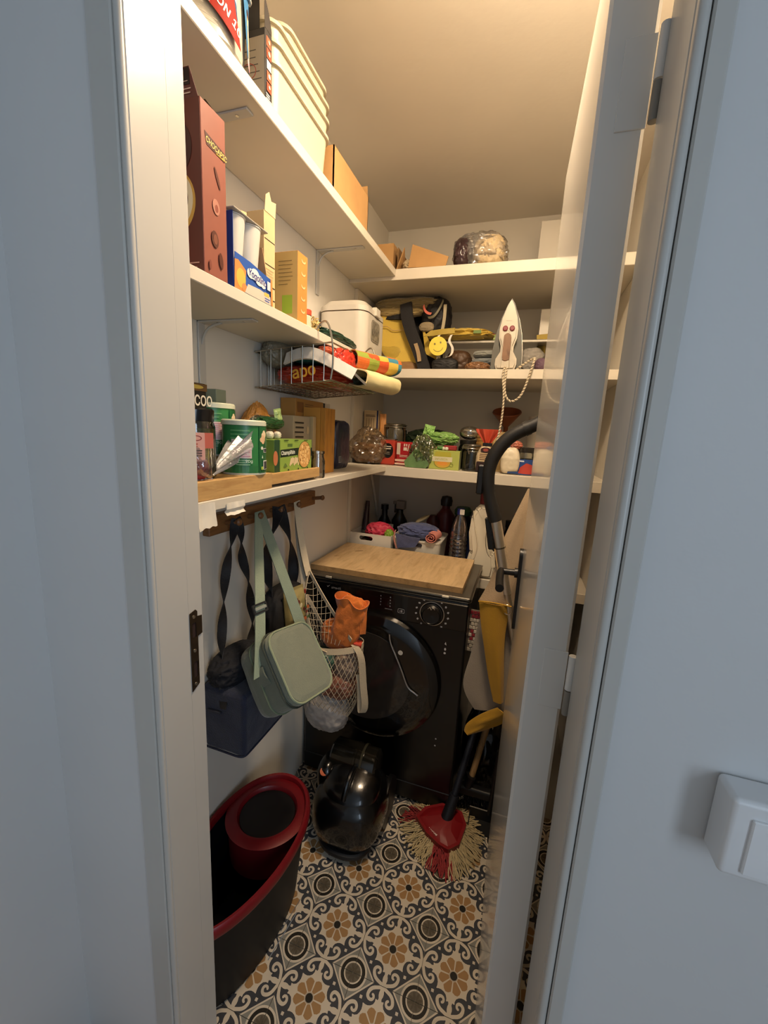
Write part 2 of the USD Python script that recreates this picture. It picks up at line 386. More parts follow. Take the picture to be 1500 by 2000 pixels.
struct('wall_hall_right', cat_([bx(1.90, 2.00, -1.53, -.295, -.05, 2.6), bx(1.90, 2.00, -2.6, -2.47, -.05, 2.6), bx(1.90, 2.00, -2.47, -1.53, -.05, .78), bx(1.90, 2.00, -2.47, -1.53, 2.22, 2.6)]), HALLW)  # out of view; set far off so the daylight falls evenly
w1 = struct('window_1', cat_([bx(1.91, 1.98, -2.47, -2.41, .78, 2.22), bx(1.91, 1.98, -1.59, -1.53, .78, 2.22), bx(1.91, 1.98, -2.41, -1.59, .78, .84), bx(1.91, 1.98, -2.41, -1.59, 2.16, 2.22)]), TRIMW)  # window out of view, frame set round the daylight source
part(w1, 'pane', bx(1.945, 1.95, -2.41, -1.59, .84, 2.16), film('#eef4ff', .03, .02, 0.))
struct('ceiling_hall', bx(-.47, 2.00, -2.7, -.203, 2.6, 2.66), HALLW)
struct('floor_hall', bx(-.47, 2.00, -2.7, -.30, -.06, -.002), wood('#9a7a58', '#6d543a', (9, 1, 9), 6))
# door frame
j1 = struct('trim_1', cat_([bx(-.105, -.09, -.303, -.238, 0, 2.006, .001), bx(-.105, -.0915, -.238, -.203, 0, 2.006, .001)]), TRIMW)
sx = -.0895
sp = Polygon([(-.236, .893), (-.218, .902), (-.218, .997), (-.207, .999), (-.207, 1.034), (-.218, 1.036), (-.218, 1.046), (-.222, 1.05), (-.236, 1.047)])
sp = sp.difference(sbox(-.231, .998, -.222, 1.026)).difference(rr(-.231, .918, -.221, .95, .004))
k_ = part(j1, 'strike_plate', ext(sp, .0012, fr((sx - .0012, 0, 0), (0, 1, 0), (0, 0, 1))), DARKMET)
for z in (1.038, .972, .905): part(k_, 'screw', cyl((sx - .001, -.227, z), (sx + .0008, -.227, z), .0032, 10), METAL)
part(j1, 'strike_recess', bx(sx - .0022, sx - .0014, -.233, -.219, .912, 1.03), M('#2a1711', .8))  # dark plate behind the holes, their inner shade in its colour
struct('trim_2', cat_([bx(.54, .555, -.303, -.203, 0, 2.006, .001)]), TRIMW)
struct('trim_3', cat_([bx(-.145, -.1015, -.312, -.295, 0, 2.06, .002), cyl((-.0955, -.306, 0), (-.0955, -.306, 2.03), .0055, 14)]), TRIMW)
struct('trim_4', cat_([bx(.552, .570, -.312, -.295, 0, 2.06, .002), cyl((.546, -.306, 0), (.546, -.306, 2.03), .0055, 14)]), TRIMW)
struct('trim_5', cat_([bx(-.105, .555, -.303, -.203, 2.006, 2.022, .001), bx(-.145, .57, -.312, -.295, 2.03, 2.09, .002)]), TRIMW)
# casing of the next doorway along the hall's left wall
struct('trim_6', cat_([bx(-.37, -.357, -1.30, -.70, 0, 2.1, .002)] + [cyl((-.358, y, 0), (-.358, y, 2.1), r, 12) for y, r in ((-.706, .006), (-.722, .004))]), TRIMW)
# the open door
hx0, hy0 = .4796, -.190; fx0, fy0 = .4690, .402
dd = A([fx0 - hx0, fy0 - hy0, 0]); DW = np.linalg.norm(dd); dd /= DW; dn = A([dd[1], -dd[0], 0])
DF = np.eye(4); DF[:3, 0] = dd; DF[:3, 1] = dn; DF[:3, 3] = (hx0, hy0, 0)
def dbox(a, b, c, d, e, f, bev=0.): return tf(bx(a, b, c, d, e, f, bev), DF)
D = struct('door_1', dbox(0, DW, 0, .053, .008, 1.998, .004), GLOSS)
hd = part(D, 'door_handle', tf(ext(rr(DW - .085, .872, DW - .047, 1.098, .019), .008, fr((0, 0, 0), (1, 0, 0), (0, 0, 1))), DF), BLACK, label='black door handle plate')
part(hd, 'lever_neck', cat_([tf(cyl((DW - .066, -.008, 1.03), (DW - .066, -.016, 1.03), .013, 20), DF), tf(cyl((DW - .066, -.014, 1.03), (DW - .066, -.052, 1.03), .0085, 18), DF)]), BLACK)
part(hd, 'lever', tf(tube(curve([(DW - .064, -.050, 1.03), (DW - .085, -.052, 1.029), (DW - .13, -.052, 1.024), (DW - .178, -.050, 1.02)], 20), np.linspace(.0095, .0105, 20), 14), DF), BLACK)
part(D, 'latch_plate', dbox(DW - .0002, DW + .0012, .016, .037, .92, 1.1), METAL)
for zc in (1.045, 1.775):
    h = part(D, 'hinge_leaf', dbox(-.0015, .0005, .021, .053, zc - .045, zc + .045, .0006), GLOSS, label='painted hinge leaf on the door edge')
    part(h, 'knuckle', cyl((.5375, -.199, zc - .006), (.5375, -.199, zc + .045), .0055, 14), GLOSS)
    part(h, 'frame_knuckle', cyl((.5375, -.199, zc - .045), (.5375, -.199, zc - .008), .0052, 14), M('#8b857b', .45))

# light switch on the hall wall
t = thing('light_switch', 'square white rocker light switch on the hall wall', 'light switch', (.72, -.295, .94))
part(t, 'switch_frame', rbx(.679, .759, -.3350, -.2952, .948, 1.039, .006), M('#e2e2e2', .3))
part(t, 'rocker', cat_([bx(.697, .741, -.3385, -.333, .958, 1.022, .0012)]), M('#e8e8e8', .25))

# ceiling lamp out of view, shape and place set to light the closet
t = thing('unseen_ceiling_lamp', 'unseen round ceiling lamp out of view, lighting the closet from above', 'lamp', (.37, .12, CH))
LX, LY = .37, .12
part(t, 'lamp_base', lathe([(0, CH - .0005), (.128, CH - .0005), (.128, CH - .015), (0, CH - .015)][::-1], 36, (LX, LY, 0)), WHITE)
part(t, 'globe', lathe([(0, CH - .030), (.06, CH - .0295), (.105, CH - .027), (.118, CH - .022), (.122, CH - .0152), (0, CH - .0152)], 40, (LX, LY, 0)), glow('#ffe2be', LAMP), True)

# ------------------------------------------------------------------ shelves
def shelf(label, x0, x1, y0, y1, z0, z1, loc):
    t = thing('wall_shelf', label, 'shelf', (loc[0], loc[1], z0), 'white shelf boards of the closet'); part(t, 'shelf_board', bx(x0, x1, y0, y1, z0, z1, .0015), SHELFW); return t
def bracket(t, y, z, d=.17, x=-.2995):
    b = part(t, 'bracket', cat_([bx(x, x + d, y - .011, y + .011, z - .004, z - .0003, .0008), bx(x, x + .004, y - .011, y + .011, z - .14, z - .0003, .0008), tube(curve([(x + .004, y, z - .05), (x + .02, y, z - .018), (x + .06, y, z - .005)], 10), .003, 6)]), TRIMW)
    part(b, 'screw', cat_([cyl((x + q, y, z - .0052), (x + q, y, z - .003), .0035, 10) for q in (.05, d - .03)]), METAL)
S1 = shelf('highest white shelf board along the left wall', -.2995, -.103, -.198, .894, 1.980, 2.007, (-.2, .35)); bracket(S1, .010, 1.980); bracket(S1, .62, 1.980)
S2 = shelf('middle white shelf board along the left wall above the wire basket', -.2995, -.103, -.198, .894, 1.612, 1.635, (-.2, .35)); bracket(S2, .05, 1.612, .15)
S3 = shelf('white shelf board along the left wall just above the hanging bags', -.2995, -.103, -.198, .894, 1.219, 1.240, (-.2, .35)); bracket(S3, -.1, 1.219, .15)
B1 = shelf('topmost white board on the back wall under the cardboard boxes', -.2995, .7495, .895, 1.3595, 1.967, 2.007, (.13, 1.13))
B2 = shelf('second white board on the back wall, carrying the iron', -.2845, .7495, .895, 1.3595, 1.600, 1.635, (.13, 1.13))
B3 = shelf('third white board on the back wall, crowded with food packets', -.2845, .7495, .895, 1.3595, 1.200, 1.241, (.13, 1.13))
B4 = shelf('low white board behind the washing machine under the detergent bottles', -.2845, .7495, .958, 1.3595, .743, .785, (.13, 1.16))
part(B4, 'brace', tube([(-.279, 1.20, 1.17), (-.279, 1.33, .93)], .008, 4), SHELFW)
single('shelf_side_panel', 'white upright panel closing the left end of the back shelves', 'side panel', bx(-.2995, -.2850, .958, 1.3595, .743, 1.9665, .001), SHELFW)

# peeling paper strips under the front of the lowest left shelf
P_ = [(-.1015, -.190, 1.241), (-.1015, -.172, 1.243), (-.1015, -.15, 1.241)]
def strip(label, y0, y1, prof, seed):
    ys = np.linspace(y0, y1, 12); G = np.zeros((12, len(prof), 3))
    for i, y in enumerate(ys):
        for k, (x, z) in enumerate(prof):
            G[i, k] = (x + .003 * (mk.noise(A([i * .6, k * .8, seed])) - .5), y, z + .006 * (mk.noise(A([i * .5, k * .5, seed + 3])) - .5) * k / len(prof))
    single('paper_strip', label, 'paper strip', sheet(G, .0006), M('#d9d3c6', .7, var=.08, vs=30))
strip('wide white paper strip peeling off the near end of the low shelf edge', -.198, -.150, [(-.1022, 1.236), (-.1018, 1.222), (-.1005, 1.208), (-.098, 1.196), (-.097, 1.190)], 1)
strip('torn white paper flap hanging under the shelf edge in front of the hook rail', -.118, -.06, [(-.1022, 1.228), (-.1012, 1.216), (-.106, 1.210), (-.099, 1.203)], 4)

# ------------------------------------------------------------------ top left shelf
Z = 2.0072
t = thing('plastic_bucket', 'white plastic bucket printed with a red and blue wedge on the top shelf', 'bucket', (-.189, -.074, Z))
bc = (-.189, -.074, Z)
part(t, 'bucket_body', lathe([(0, 0), (.083, 0), (.087, .004), (.0945, .150), (.0945, .152), (.091, .152), (.084, .008), (0, .008)], 40, bc), M('#b9b5a8', .35))
part(t, 'lid', lathe([(.0, .166), (.088, .166), (.092, .160), (.098, .158), (.0995, .148), (.0970, .146), (.096, .152), (.0, .152)][::-1], 40, bc), M('#e4e2dc', .3))
part(t, 'handle', tube([(-.189 + .1 * math.cos(a), -.074 + .100 * math.sin(a), Z + .128 - .05 * math.sin((a + 2.2) / 3.0 * PI)) for a in np.linspace(-2.2, .8, 30)], .0022, 8), M('#d8d6d0', .35))
W_ = wrap((bc[0], bc[1], Z - .011), .0945, -.50)
decal(t, 'label', W_, [(Polygon([(-.11, .148), (.035, .148), (.050, .055), (.035, .055), (-.11, .13)]), '#1f4f78'),
    (Polygon([(-.11, .125), (.040, .085), (.058, .018), (.043, .022), (-.11, .092)]), '#8c2014'), (Polygon([(-.01, .15), (.03, .15), (.048, .075), (.02, .1)]), '#e8e6e0'),
    (txt('EN ACTION 10', .0130, -.064, .083, -.40, True), '#f3efe8'), (txt('MULTI', .014, -.07, .128, -.2, True), '#ffffff'),
    (lines(-.09, .016, .10, .045, 7, 3, .18), '#a39e94'),
    (Polygon([(.062, .148), (.115, .148), (.118, .02), (.098, .016), (.082, .04), (.068, .1)]), '#3f77a6'), (ell(.088, .085, .006, .009), '#d7a98b'), (ell(.088, .096, .007, .006), '#3a2420'), (ell(.092, .055, .006, .024, 12), '#dcb096'), (ell(.095, .025, .012, .008), '#d99aa5')], MV(.65, .15))
t = thing('open_box', 'black open cardboard box with orange and white symbols beside the bucket', 'box', (-.20, .028, Z))
part(t, 'box_body', bx(-.295, -.108, .028, .052, Z, Z + .118, .0008), M('#1b1715', .5))
part(t, 'flap', ext(Polygon([(0, 0), (.023, 0), (.023, .008), (.014, .030), (.003, .045), (0, .04)]), .0008, fr((-.1085, .028, Z + .118), (0, 1, 0), (0, 0, 1))), M('#221b18', .5))
part(t, 'back_flap', bx(-.295, -.12, .0285, .0295, Z + .118, Z + .17), M('#14100f', .5))
sidef = fr((-.108, .024, Z), (0, 1, 0), (0, 0, 1))
decal(t, 'symbols', sidef, [(rr(.009, .092, .024, .108, .001), '#c65a3e'), (rr(.009, .073, .024, .089, .001), '#b9492f'), (rr(.009, .055, .024, .070, .001), '#d9cdbd'), (rr(.009, .036, .024, .052, .001), '#c65a3e'), (rr(.009, .018, .024, .033, .001), '#b9492f'),
    (lines(.006, .002, .02, .012, 3, 2, .5), '#e6ddd0'), (ell(.0165, .1, .003), '#e6c9a8'), (ell(.0165, .081, .004), '#e6c9a8'), (ell(.0165, .044, .004), '#f0d8b8'), (ell(.0165, .026, .003), '#f0d8b8')])
decal(t, 'front_print', fr((-.175, .028, Z), (1, 0, 0), (0, 0, 1)), [(sbox(.005, .004, .066, .105), '#8d8272'), (lines(.02, .03, .04, .06, 5, 6, .12), '#3c3733'), (ell(.03, .05, .018, .014).difference(ell(.03, .05, .0165, .0125)), '#8a3a30')])
def tub(x0, x1, y0, y1, z0, h, rim=.006, inset=.012):
    b = []
    q = [(x0 + inset, x1 - inset, y0 + inset, y1 - inset, 0), (x0 + rim, x1 - rim, y0 + rim, y1 - rim, h - .006)]
    rings = []
    for (a, b_, c, d, zz) in q: rings.append([(x, y, z0 + zz) for x, y in list(rr(a, c, b_, d, .03).exterior.coords)[:-1]])
    body = hullm(rings[0] + rings[1])
    rimm = ext(rr(x0, y0, x1, y1, .035), .0065); rimm.apply_translation([0, 0, z0 + h - .0065])
    return body, rimm
TW = M('#c6bca3', .38, var=.015)
for i, (lab, xs, ys, z0, h) in enumerate([('lowest of the stacked white storage tubs on the top shelf', (-.298, -.108), (.058, .332), Z, .098), ('second white storage tub from the bottom of the top shelf stack', (-.298, -.107), (.056, .332), Z + .0985, .034), ('third white storage tub from the bottom of the top shelf stack', (-.298, -.108), (.057, .331), Z + .133, .032), ('uppermost white tub, set further back on the stack of storage tubs', (-.298, -.112), (.105, .322), Z + .1655, .030)]):
    t = thing('storage_tub', lab, 'storage tub', (-.2, .19, z0), 'white storage tubs stacked on the top shelf'); b, r = tub(*xs, *ys, z0, h, inset=.009 if i else .012)
    part(t, 'tub_body', b, TW); part(t, 'rim', r, TW)
# clear wrapped thing and cartons
single('clear_packet', 'crumpled clear plastic packet behind the white tubs', 'packet', pouch(.12, .10, .03, 3, fr((-.2, .40, Z), (.2, 1, 0), (0, 0, 1)), .01), film(base=.12))
def carton(name, label, x0, x1, y0, y1, z0, z1, mat=CARD, flaps=(), inner=CARDIN, th=.003, open_=True):
    t = thing(name, label, 'box', ((x0 + x1) / 2, (y0 + y1) / 2, z0))
    if open_:
        part(t, 'box_body', cat_([bx(x0, x1, y0, y1, z0, z0 + th), bx(x0, x0 + th, y0, y1, z0, z1), bx(x1 - th, x1, y0, y1, z0, z1), bx(x0, x1, y0, y0 + th, z0, z1), bx(x0, x1, y1 - th, y1, z0, z1)]), mat)
    else: part(t, 'box_body', bx(x0, x1, y0, y1, z0, z1, .0008), mat)
    for o, u, v, pl in flaps: part(t, 'flap', ext(pl, th * .8, fr(o, u, v)), mat)
    return t
carton('cardboard_carton', 'tall open brown carton at the far end of the top left shelf', -.28, -.108, .338, .592, Z, Z + .102, flaps=[((-.281, .592, Z + .102), (1, 0, 0), (0, -.1, 1), sbox(0, 0, .17, .03))])
carton('cardboard_carton', 'small closed brown carton in the top left corner of the back shelf', -.29, -.128, .93, 1.06, 2.0072, 2.115, open_=False)
t = thing('open_carton', 'open brown cardboard box lying on its side on the top back shelf', 'box', (.0, 1.0, 2.0072))
part(t, 'box_body', cat_([bx(-.108, .05, .925, 1.10, 2.0074, 2.0104), bx(-.108, -.105, .925, 1.10, 2.0074, 2.095), bx(-.108, .05, 1.097, 1.10, 2.0074, 2.095)]), CARDIN)
part(t, 'lid_flap', ext(Polygon([(-.060, .008), (-.052, .100), (.096, .040), (.088, .004)]), .003, fr((0, .915, 2.0072), (1, 0, 0), (0, .22, 1))), CARD)
part(t, 'side_flap', ext(Polygon([(0, 0), (.085, 0), (.05, .06), (0, .07)]), .003, fr((-.108, .92, 2.0110), (.35, -.0, .94), (0, 1, .1))), CARD)
decal(t, 'print', fr((0, .9135, 2.0072), (1, 0, 0), (0, .22, 1)), [(affinity.rotate(lines(-.03, .055, .05, .016, 3, 5, .25), -18), '#8f6a3f')])
single('crumpled_paper', 'crumpled pale paper inside the open box on the top back shelf', 'paper', blob((-.060, .97, 2.0350), (.035, .04, .0235), 3, .3, 3, flat=1), M('#b9a684', .8))
t = thing('wrapped_bread', 'clear plastic bag of sliced bread with dark purple print on the top back shelf', 'bread bag', (.22, 1.01, 2.0072))
part(t, 'loaf', blob((.240, 1.00, 2.068), (.058, .072, .060), 5, .2, 3.5, 3, flat=1), M('#c9b48e', .7, bump=.5, bs=40, var=.25, vs=25))
part(t, 'wrapper', blob((.205, 1.005, 2.0725), (.098, .08, .0655), 8, .42, 2.8, 2.6, flat=1), film(base=.05, r=.18, bs=18, bump=1., milky=.12))
part(t, 'printed_end', blob((.142, .975, 2.063), (.034, .06, .056), 12, .2, 2.5, 2.6, flat=1), M('#382328', .25, var=.5, vs=30, coat=.4))
t = carton('white_box', 'tall plain white box at the right end of the top back shelf', .415, .54, 1.20, 1.34, 2.0072, 2.26, WHITE, open_=False)
single('paper_stack', 'low stack of white paper in front of the back wall on the top shelf', 'paper stack', cat_([bx(.29, .40, 1.18, 1.33, 2.0072, 2.045, .001), bx(.30, .395, 1.185, 1.325, 2.0455, 2.066, .001)]), M('#d8d0c2', .7))

# ------------------------------------------------------------------ middle left shelf
Z = 1.6352
t = thing('cereal_box', 'tall brown chocolate cereal box with open top flaps on the middle left shelf', 'cereal box', (-.2, -.125, Z))
part(t, 'box_body', bx(-.297, -.105, -.155, -.096, Z, 1.892, .0008), M('#8d5040', .45, var=.05))
part(t, 'front_flap', ext(Polygon([(0, 0), (.186, 0), (.172, .042), (.012, .042)]), .0009, fr((-.294, -.1545, 1.891), (1, 0, 0), (0, -.06, 1))), M('#5a302b', .5))
part(t, 'back_flap', ext(Polygon([(0, 0), (.186, 0), (.158, .034), (.02, .034)]), .0009, fr((-.294, -.0975, 1.891), (1, 0, 0), (0, -.25, 1))), M('#4a3a20', .8))
decal(t, 'side_print', fr((-.105, -.155, Z), (0, 1, 0), (0, 0, 1)), [(Polygon([(.008, .214), (.056, .206), (.056, .192), (.012, .196)]), '#4a2620'), (txt('CHOCAPIC', .0082, .0095, .2005, -.12, True, sx=.84), '#e0c170'), (sbox(.034, .194, .055, .1952), '#e2b53a'),
    (ell(.036, .158, .003, .016, 25), '#5c2f25'), (ell(.031, .112, .0085, .012, 10), '#b07a68'), (ell(.032, .110, .004, .006), '#8a4a3c'), (ell(.026, .060, .0085, .013, 10), '#5a3026'), (ell(.027, .060, .005, .008), '#7d4a38'), (ell(.040, .030, .005, .013, 8), '#55291f'), (ell(.012, .015, .003, .008), '#7a4034')], MV(.4))
decal(t, 'front_print', fr((-.297, -.155, Z), (1, 0, 0), (0, 0, 1)), [(sbox(0, 0, .191, .256), '#5c2a22'), (ell(.128, .110, .05, .052), '#c79c48'), (ell(.128, .113, .045, .046), '#d9cdb0'), (ell(.126, .113, .037, .040), '#3a1e1a'), (ell(.14, .19, .034, .04), '#3a1616'), (unary_union([ell(.1 + .05 * math.cos(a * 1.7), .112 + .03 * math.sin(a * 2.3), .01) for a in range(9)]), '#2a1210'), (lines(.15, .004, .036, .014, 2, 3, .3), '#b98f80')], MV(.4))  # whole front toned darker than the lit side, shade in the colour
decal(t, 'flap_print', fr((-.294, -.1556, 1.891), (1, 0, 0), (0, -.06, 1)), [(sbox(.11, .018, .172, .040), '#1d0f10'), (lines(.135, .020, .034, .016, 3, 2, .2, .3), '#b9a79d'), (lines(.13, .004, .05, .011, 2, 5, .3, .2), '#c2aba0')])
single('black_canister', 'black plastic canister standing behind the brown cereal box', 'canister', cat_([rbx(-.293, -.212, -.06, .025, Z, 1.805, .012), bx(-.297, -.208, -.065, .029, 1.800, 1.822, .004)]), M('#15120f', .35))
t = thing('yogurt_pack', 'torn open blue carton of white yogurt cups on the middle left shelf', 'yogurt pack', (-.15, -.02, Z))
part(t, 'carton_front', ext(Polygon([(0, 0), (.125, 0), (.120, .052), (.052, .061), (.004, .063)]), .001, fr((-.1065, -.078, Z), (0, 1, 0), (0, 0, 1))), M('#2a56a8', .4))
decal(t, 'front_print', fr((-.1050, -.078, Z), (0, 1, 0), (0, 0, 1)), [(Polygon([(0, 0), (.03, 0), (.036, .04), (.012, .052), (.002, .05)]), '#d9894a'), (ell(.02, .022, .014, .017), '#dcb04e'), (ell(.03, .008, .008, .008), '#d88a50'), (unary_union([ell(.05, .040, .012, .009), ell(.064, .042, .014, .011), ell(.078, .036, .014, .010), ell(.092, .033, .009, .008)]), '#efe9e2'), (txt('Yogolino', .0115, .0415, .0365, -.10, True, sx=.92), '#2a2f7a'),
    (Polygon([(.03, 0), (.118, 0), (.116, .016), (.08, .020), (.04, .018)]), '#cfc3b4'), (lines(.096, .002, .02, .009, 2, 3, .5), '#4a5fa8'), (rr(.094, .013, .112, .020, .002), '#d9b65a'), (rr(.104, .027, .116, .044, .001), '#c9d0dc'), (Polygon([(.118, 0), (.125, 0), (.122, .05), (.116, .052)]), '#d98c4c')], MV(.4))
part(t, 'carton_side', cat_([bx(-.205, -.106, -.0785, -.0775, Z, 1.705), bx(-.205, -.106, -.0786, -.0774, 1.705, 1.765)]), M('#24438c', .4))
decal(t, 'side_print', fr((-.205, -.0786, Z), (1, 0, 0), (0, 0, 1)), [(sbox(0, 0, .099, .062), '#9a9aa6'), (ell(.085, .102, .012, .014), '#8c9a6a'), (rr(.072, .076, .097, .086, .002), '#a89a3c'), (rr(.086, .115, .097, .128, .001), '#c06a72')], lift=-.0016, step=-.0002)
CUP = M('#d0ccc4', .3)
for i, (cy_, cx_) in enumerate([(-.052, -.130), (-.005, -.128), (-.052, -.178), (-.005, -.178)]):
    part(t, 'yogurt_cup', lathe([(0, 0), (.0185, 0), (.0195, .002), (.0255, .072), (.0270, .073), (.0270, .075), (0, .075)], 24, (cx_, cy_, 1.692)), CUP)
part(t, 'cup_lid', tf(bx(-.206, -.100, -.082, .026, 1.7675, 1.7705, .001), np.eye(4)), M('#b9b2a4', .3))
part(t, 'carton_end', ext(Polygon([(0, 0), (.098, 0), (.09, .11), (.03, .125), (0, .12)]), .001, fr((-.205, .047, Z), (1, 0, 0), (0, -.18, 1))), M('#b8906a', .5))
t = carton('torn_carton', 'pale green carton with torn top behind the yogurt cups', -.290, -.213, .03, .19, Z, 1.832, M('#a09a72', .6, var=.12, vs=25), open_=False)
part(t, 'torn_flap', ext(Polygon([(0, 0), (.06, 0), (.052, .03), (.03, .024), (.02, .035), (.0, .03)]), .001, fr((-.213, .10, 1.829), (0, 1, 0), (-.3, 0, 1))), M('#d8b98a', .7))
decal(t, 'print', fr((-.213, .03, Z), (0, 1, 0), (0, 0, 1)), [(rr(.07, .14, .13, .176, .004), '#c8794a'), (lines(.01, .12, .1, .07, 5, 6, .2), '#7d7a55')])
t = carton('slim_carton', 'slim cream carton with black lines and a torn lid beside the orange box', -.195, -.150, .085, .128, Z, 1.846, M('#cdb487', .6, var=.08, vs=20), open_=False)
part(t, 'torn_flap', ext(Polygon([(0, 0), (.042, 0), (.04, .03), (.022, .026), (.012, .04), (0, .03)]), .001, fr((-.150, .086, 1.845), (0, 1, 0), (.1, 0, 1))), M('#dcc79c', .6))
decal(t, 'print', fr((-.150, .085, Z), (0, 1, 0), (0, 0, 1)), [(sbox(.002, .155, .041, .1565), '#2b2622'), (sbox(.003, .104, .041, .1053), '#2b2622'), (sbox(.003, .06, .041, .0618), '#2b2622'), (sbox(.003, .033, .041, .0348), '#2b2622'), (lines(.004, .068, .035, .03, 5, 3, .14), '#8c7a58'), (lines(.004, .003, .034, .028, 4, 5, .12), '#8c7a58')])
t = carton('orange_carton', 'bright orange carton with pale green side at the end of the middle left shelf', -.175, -.111, .164, .211, Z, 1.792, M('#d98a45', .45, var=.05), open_=False)
decal(t, 'front_print', fr((-.175, .164, Z), (1, 0, 0), (0, 0, 1)), [(sbox(0, 0, .064, .156), '#b9a066'), (sbox(.022, .018, .05, .06), '#8fae3c'), (lines(.012, .08, .04, .06, 7, 4, .15), '#7b6a45')])
decal(t, 'side_print', fr((-.111, .164, Z), (0, 1, 0), (0, 0, 1)), [(unary_union([ell(.026, .03 + .028 * k, .010, .006).difference(ell(.026, .034 + .028 * k, .009, .006)) for k in range(5)]), '#eac08c')])
t = thing('spice_jar', 'small jar with a red cap beside the orange carton', 'jar', (-.135, .245, Z))
part(t, 'jar_body', lathe([(0, 0), (.016, 0), (.017, .004), (.017, .030), (.0145, .0345), (0, .0345)], 22, (-.135, .245, Z)), M('#c9c2a8', .4))
part(t, 'cap', lathe([(0, .0347), (.0165, .0347), (.0165, .047), (.0155, .048), (0, .048)], 22, (-.135, .245, Z)), M('#b9472f', .4))
single('dark_green_bag', 'folded dark green plastic bag lying on the shelf before the bread maker', 'plastic bag', blob((-.150, .45, Z + .017), (.042, .13, .0165), 14, .35, 2.2, flat=1), M('#1f3d2f', .35, bump=.4, bs=40))
single('raffia_bundle', 'tangled pale straw raffia on the edge of the middle shelf', 'raffia', cat_([tube(curve([(-.12 + rnd.uniform(-.01, .012), .265 + rnd.uniform(-.02, .02), Z + .004 + rnd.random() * .03) for _ in range(5)], 24), .0016, 5) for k in range(9)]), M('#cfb675', .6), kind='stuff')

# bread maker at the corner
t = thing('bread_maker', 'white bread maker with a grey viewing window in the shelf corner', 'bread maker', (-.2, .72, Z))
GW = M('#cbc5b9', .25, coat=.2)
part(t, 'feet', cat_([cyl((x, y, Z), (x, y, Z + .006), .012, 12) for x in (-.27, -.14) for y in (.65, .79)]), BLACK)
part(t, 'machine_body', ext(rr(-.292, .612, -.112, .832, .040), .142, None, Z + .005), GW)
part(t, 'lid', cat_([ext(rr(-.292, .612, -.112, .832, .040), .016, None, Z + .151), hullm(np.vstack([np.c_[A(rr(-.292, .612, -.112, .832, .040).exterior.coords), np.full(len(rr(-.292, .612, -.112, .832, .040).exterior.coords), Z + .166)], np.c_[A(rr(-.274, .632, -.130, .812, .035).exterior.coords), np.full(len(rr(-.274, .632, -.130, .812, .035).exterior.coords), Z + .186)]]))]), GW)
part(t, 'lid_seam', ext(rr(-.289, .615, -.115, .829, .038), .005, None, Z + .1465), DARKMET)
part(t, 'lid_latch', rbx(-.122, -.104, .70, .745, Z + .150, Z + .180, .004), GREYW)
wf = fr((-.112, .672, Z + .062), (0, 1, 0), (0, 0, 1))
part(t, 'window_bezel', ext(rr(0, 0, .085, .072, .014), .0022, wf), M('#8b8578', .3))
part(t, 'window', ext(rr(.005, .005, .08, .067, .011), .003, wf), M('#7c776b', .15, var=.6, vs=70))

# ------------------------------------------------------------------ wire basket under the middle shelf
WIRE = M('#a9a498', .3, 1.)
t = thing('wire_basket', 'metal wire basket hooked under the middle left shelf', 'wire basket', (-.17, .43, 1.488))
B0 = lambda x, y, top: (x, y, (1.488 if not top else 1.583) + (x + .295) * .09 + (.02 * top if 0 else 0))
ya, yb, xa, xb = .25, .60, -.292, -.060
def wr(ps, r=.0016, n=6): return tube(ps, r, n)
part(t, 'rim', tube([B0(xa, ya, 1), B0(xb, ya, 1), B0(xb, yb, 1), B0(xa, yb, 1)], .0024, 8, closed=True), WIRE)
part(t, 'bottom_rim', tube([B0(xa, ya, 0), B0(xb + .004, ya, 0), B0(xb + .004, yb, 0), B0(xa, yb, 0)], .002, 8, closed=True), WIRE)
for x in np.linspace(xa + .018, xb - .02, 7):
    for y in (ya, yb): part(t, 'side_wire', wr([B0(x, y, 1), B0(x, y, 0)]), WIRE)
for x in np.linspace(xa + .012, xb - .006, 9): part(t, 'bottom_wire', wr([B0(x, ya, 0), B0(x, yb, 0)], .001), WIRE)
for y in np.linspace(ya + .02, yb - .02, 12): part(t, 'cross_wire', wr([B0(xa, y, 0), B0(xb, y, 0)], .001), WIRE)
part(t, 'back_wires', cat_([wr([B0(xa, y, 1), B0(xa, y, 0)]) for y in np.linspace(ya + .03, yb - .03, 10)]), WIRE)
for y in (ya + .003, yb - .003):
    part(t, 'hanger', tube(curve([(xb - .001, y, 1.512), (xb + .004, y, 1.55), (xb + .001, y, 1.605), (xb - .012, y, 1.650), (xb - .022, y, 1.6565), (xb - .036, y, 1.648), (xb - .045, y, 1.6385), (-.16, y, 1.6372)], 40), .0026, 8), WIRE)
# the bags in the basket
def bag(label, mesh, mat, name='food_bag', cat='bag', extra=()):
    tt, p = single(name, label, cat, mesh, mat)
    for nm, m_, ma in extra: part(tt, nm, m_, ma)
    return tt
bt = bag('shiny red crisp packet at the bottom of the wire basket', blob((-.176, .43, 1.532), (.100, .140, .030), 21, .22, 2.4, 3.2, flat=.95), M('#a82f1a', .28, bump=.5, bs=45, coat=.4, var=.12), extra=())
decal(bt, 'lettering', fr((-.215, .2535, 1.508), (1, 0, .09), (0, 0, 1)), [(txt('apo', .030, .04, .0, .1, True), '#b98a2a')], lift=.002)
bag('dull grey foil bag at the wall side of the wire basket', blob((-.255, .31, 1.585), (.033, .055, .036), 23, .3, 2.6, flat=1), M('#7d7868', .4, bump=.6, bs=40))
bag('dark brown paper bag at the back of the wire basket', blob((-.225, .47, 1.589), (.06, .12, .018), 25, .25, 2.4, flat=1), M('#33211b', .6, bump=.5, bs=40))
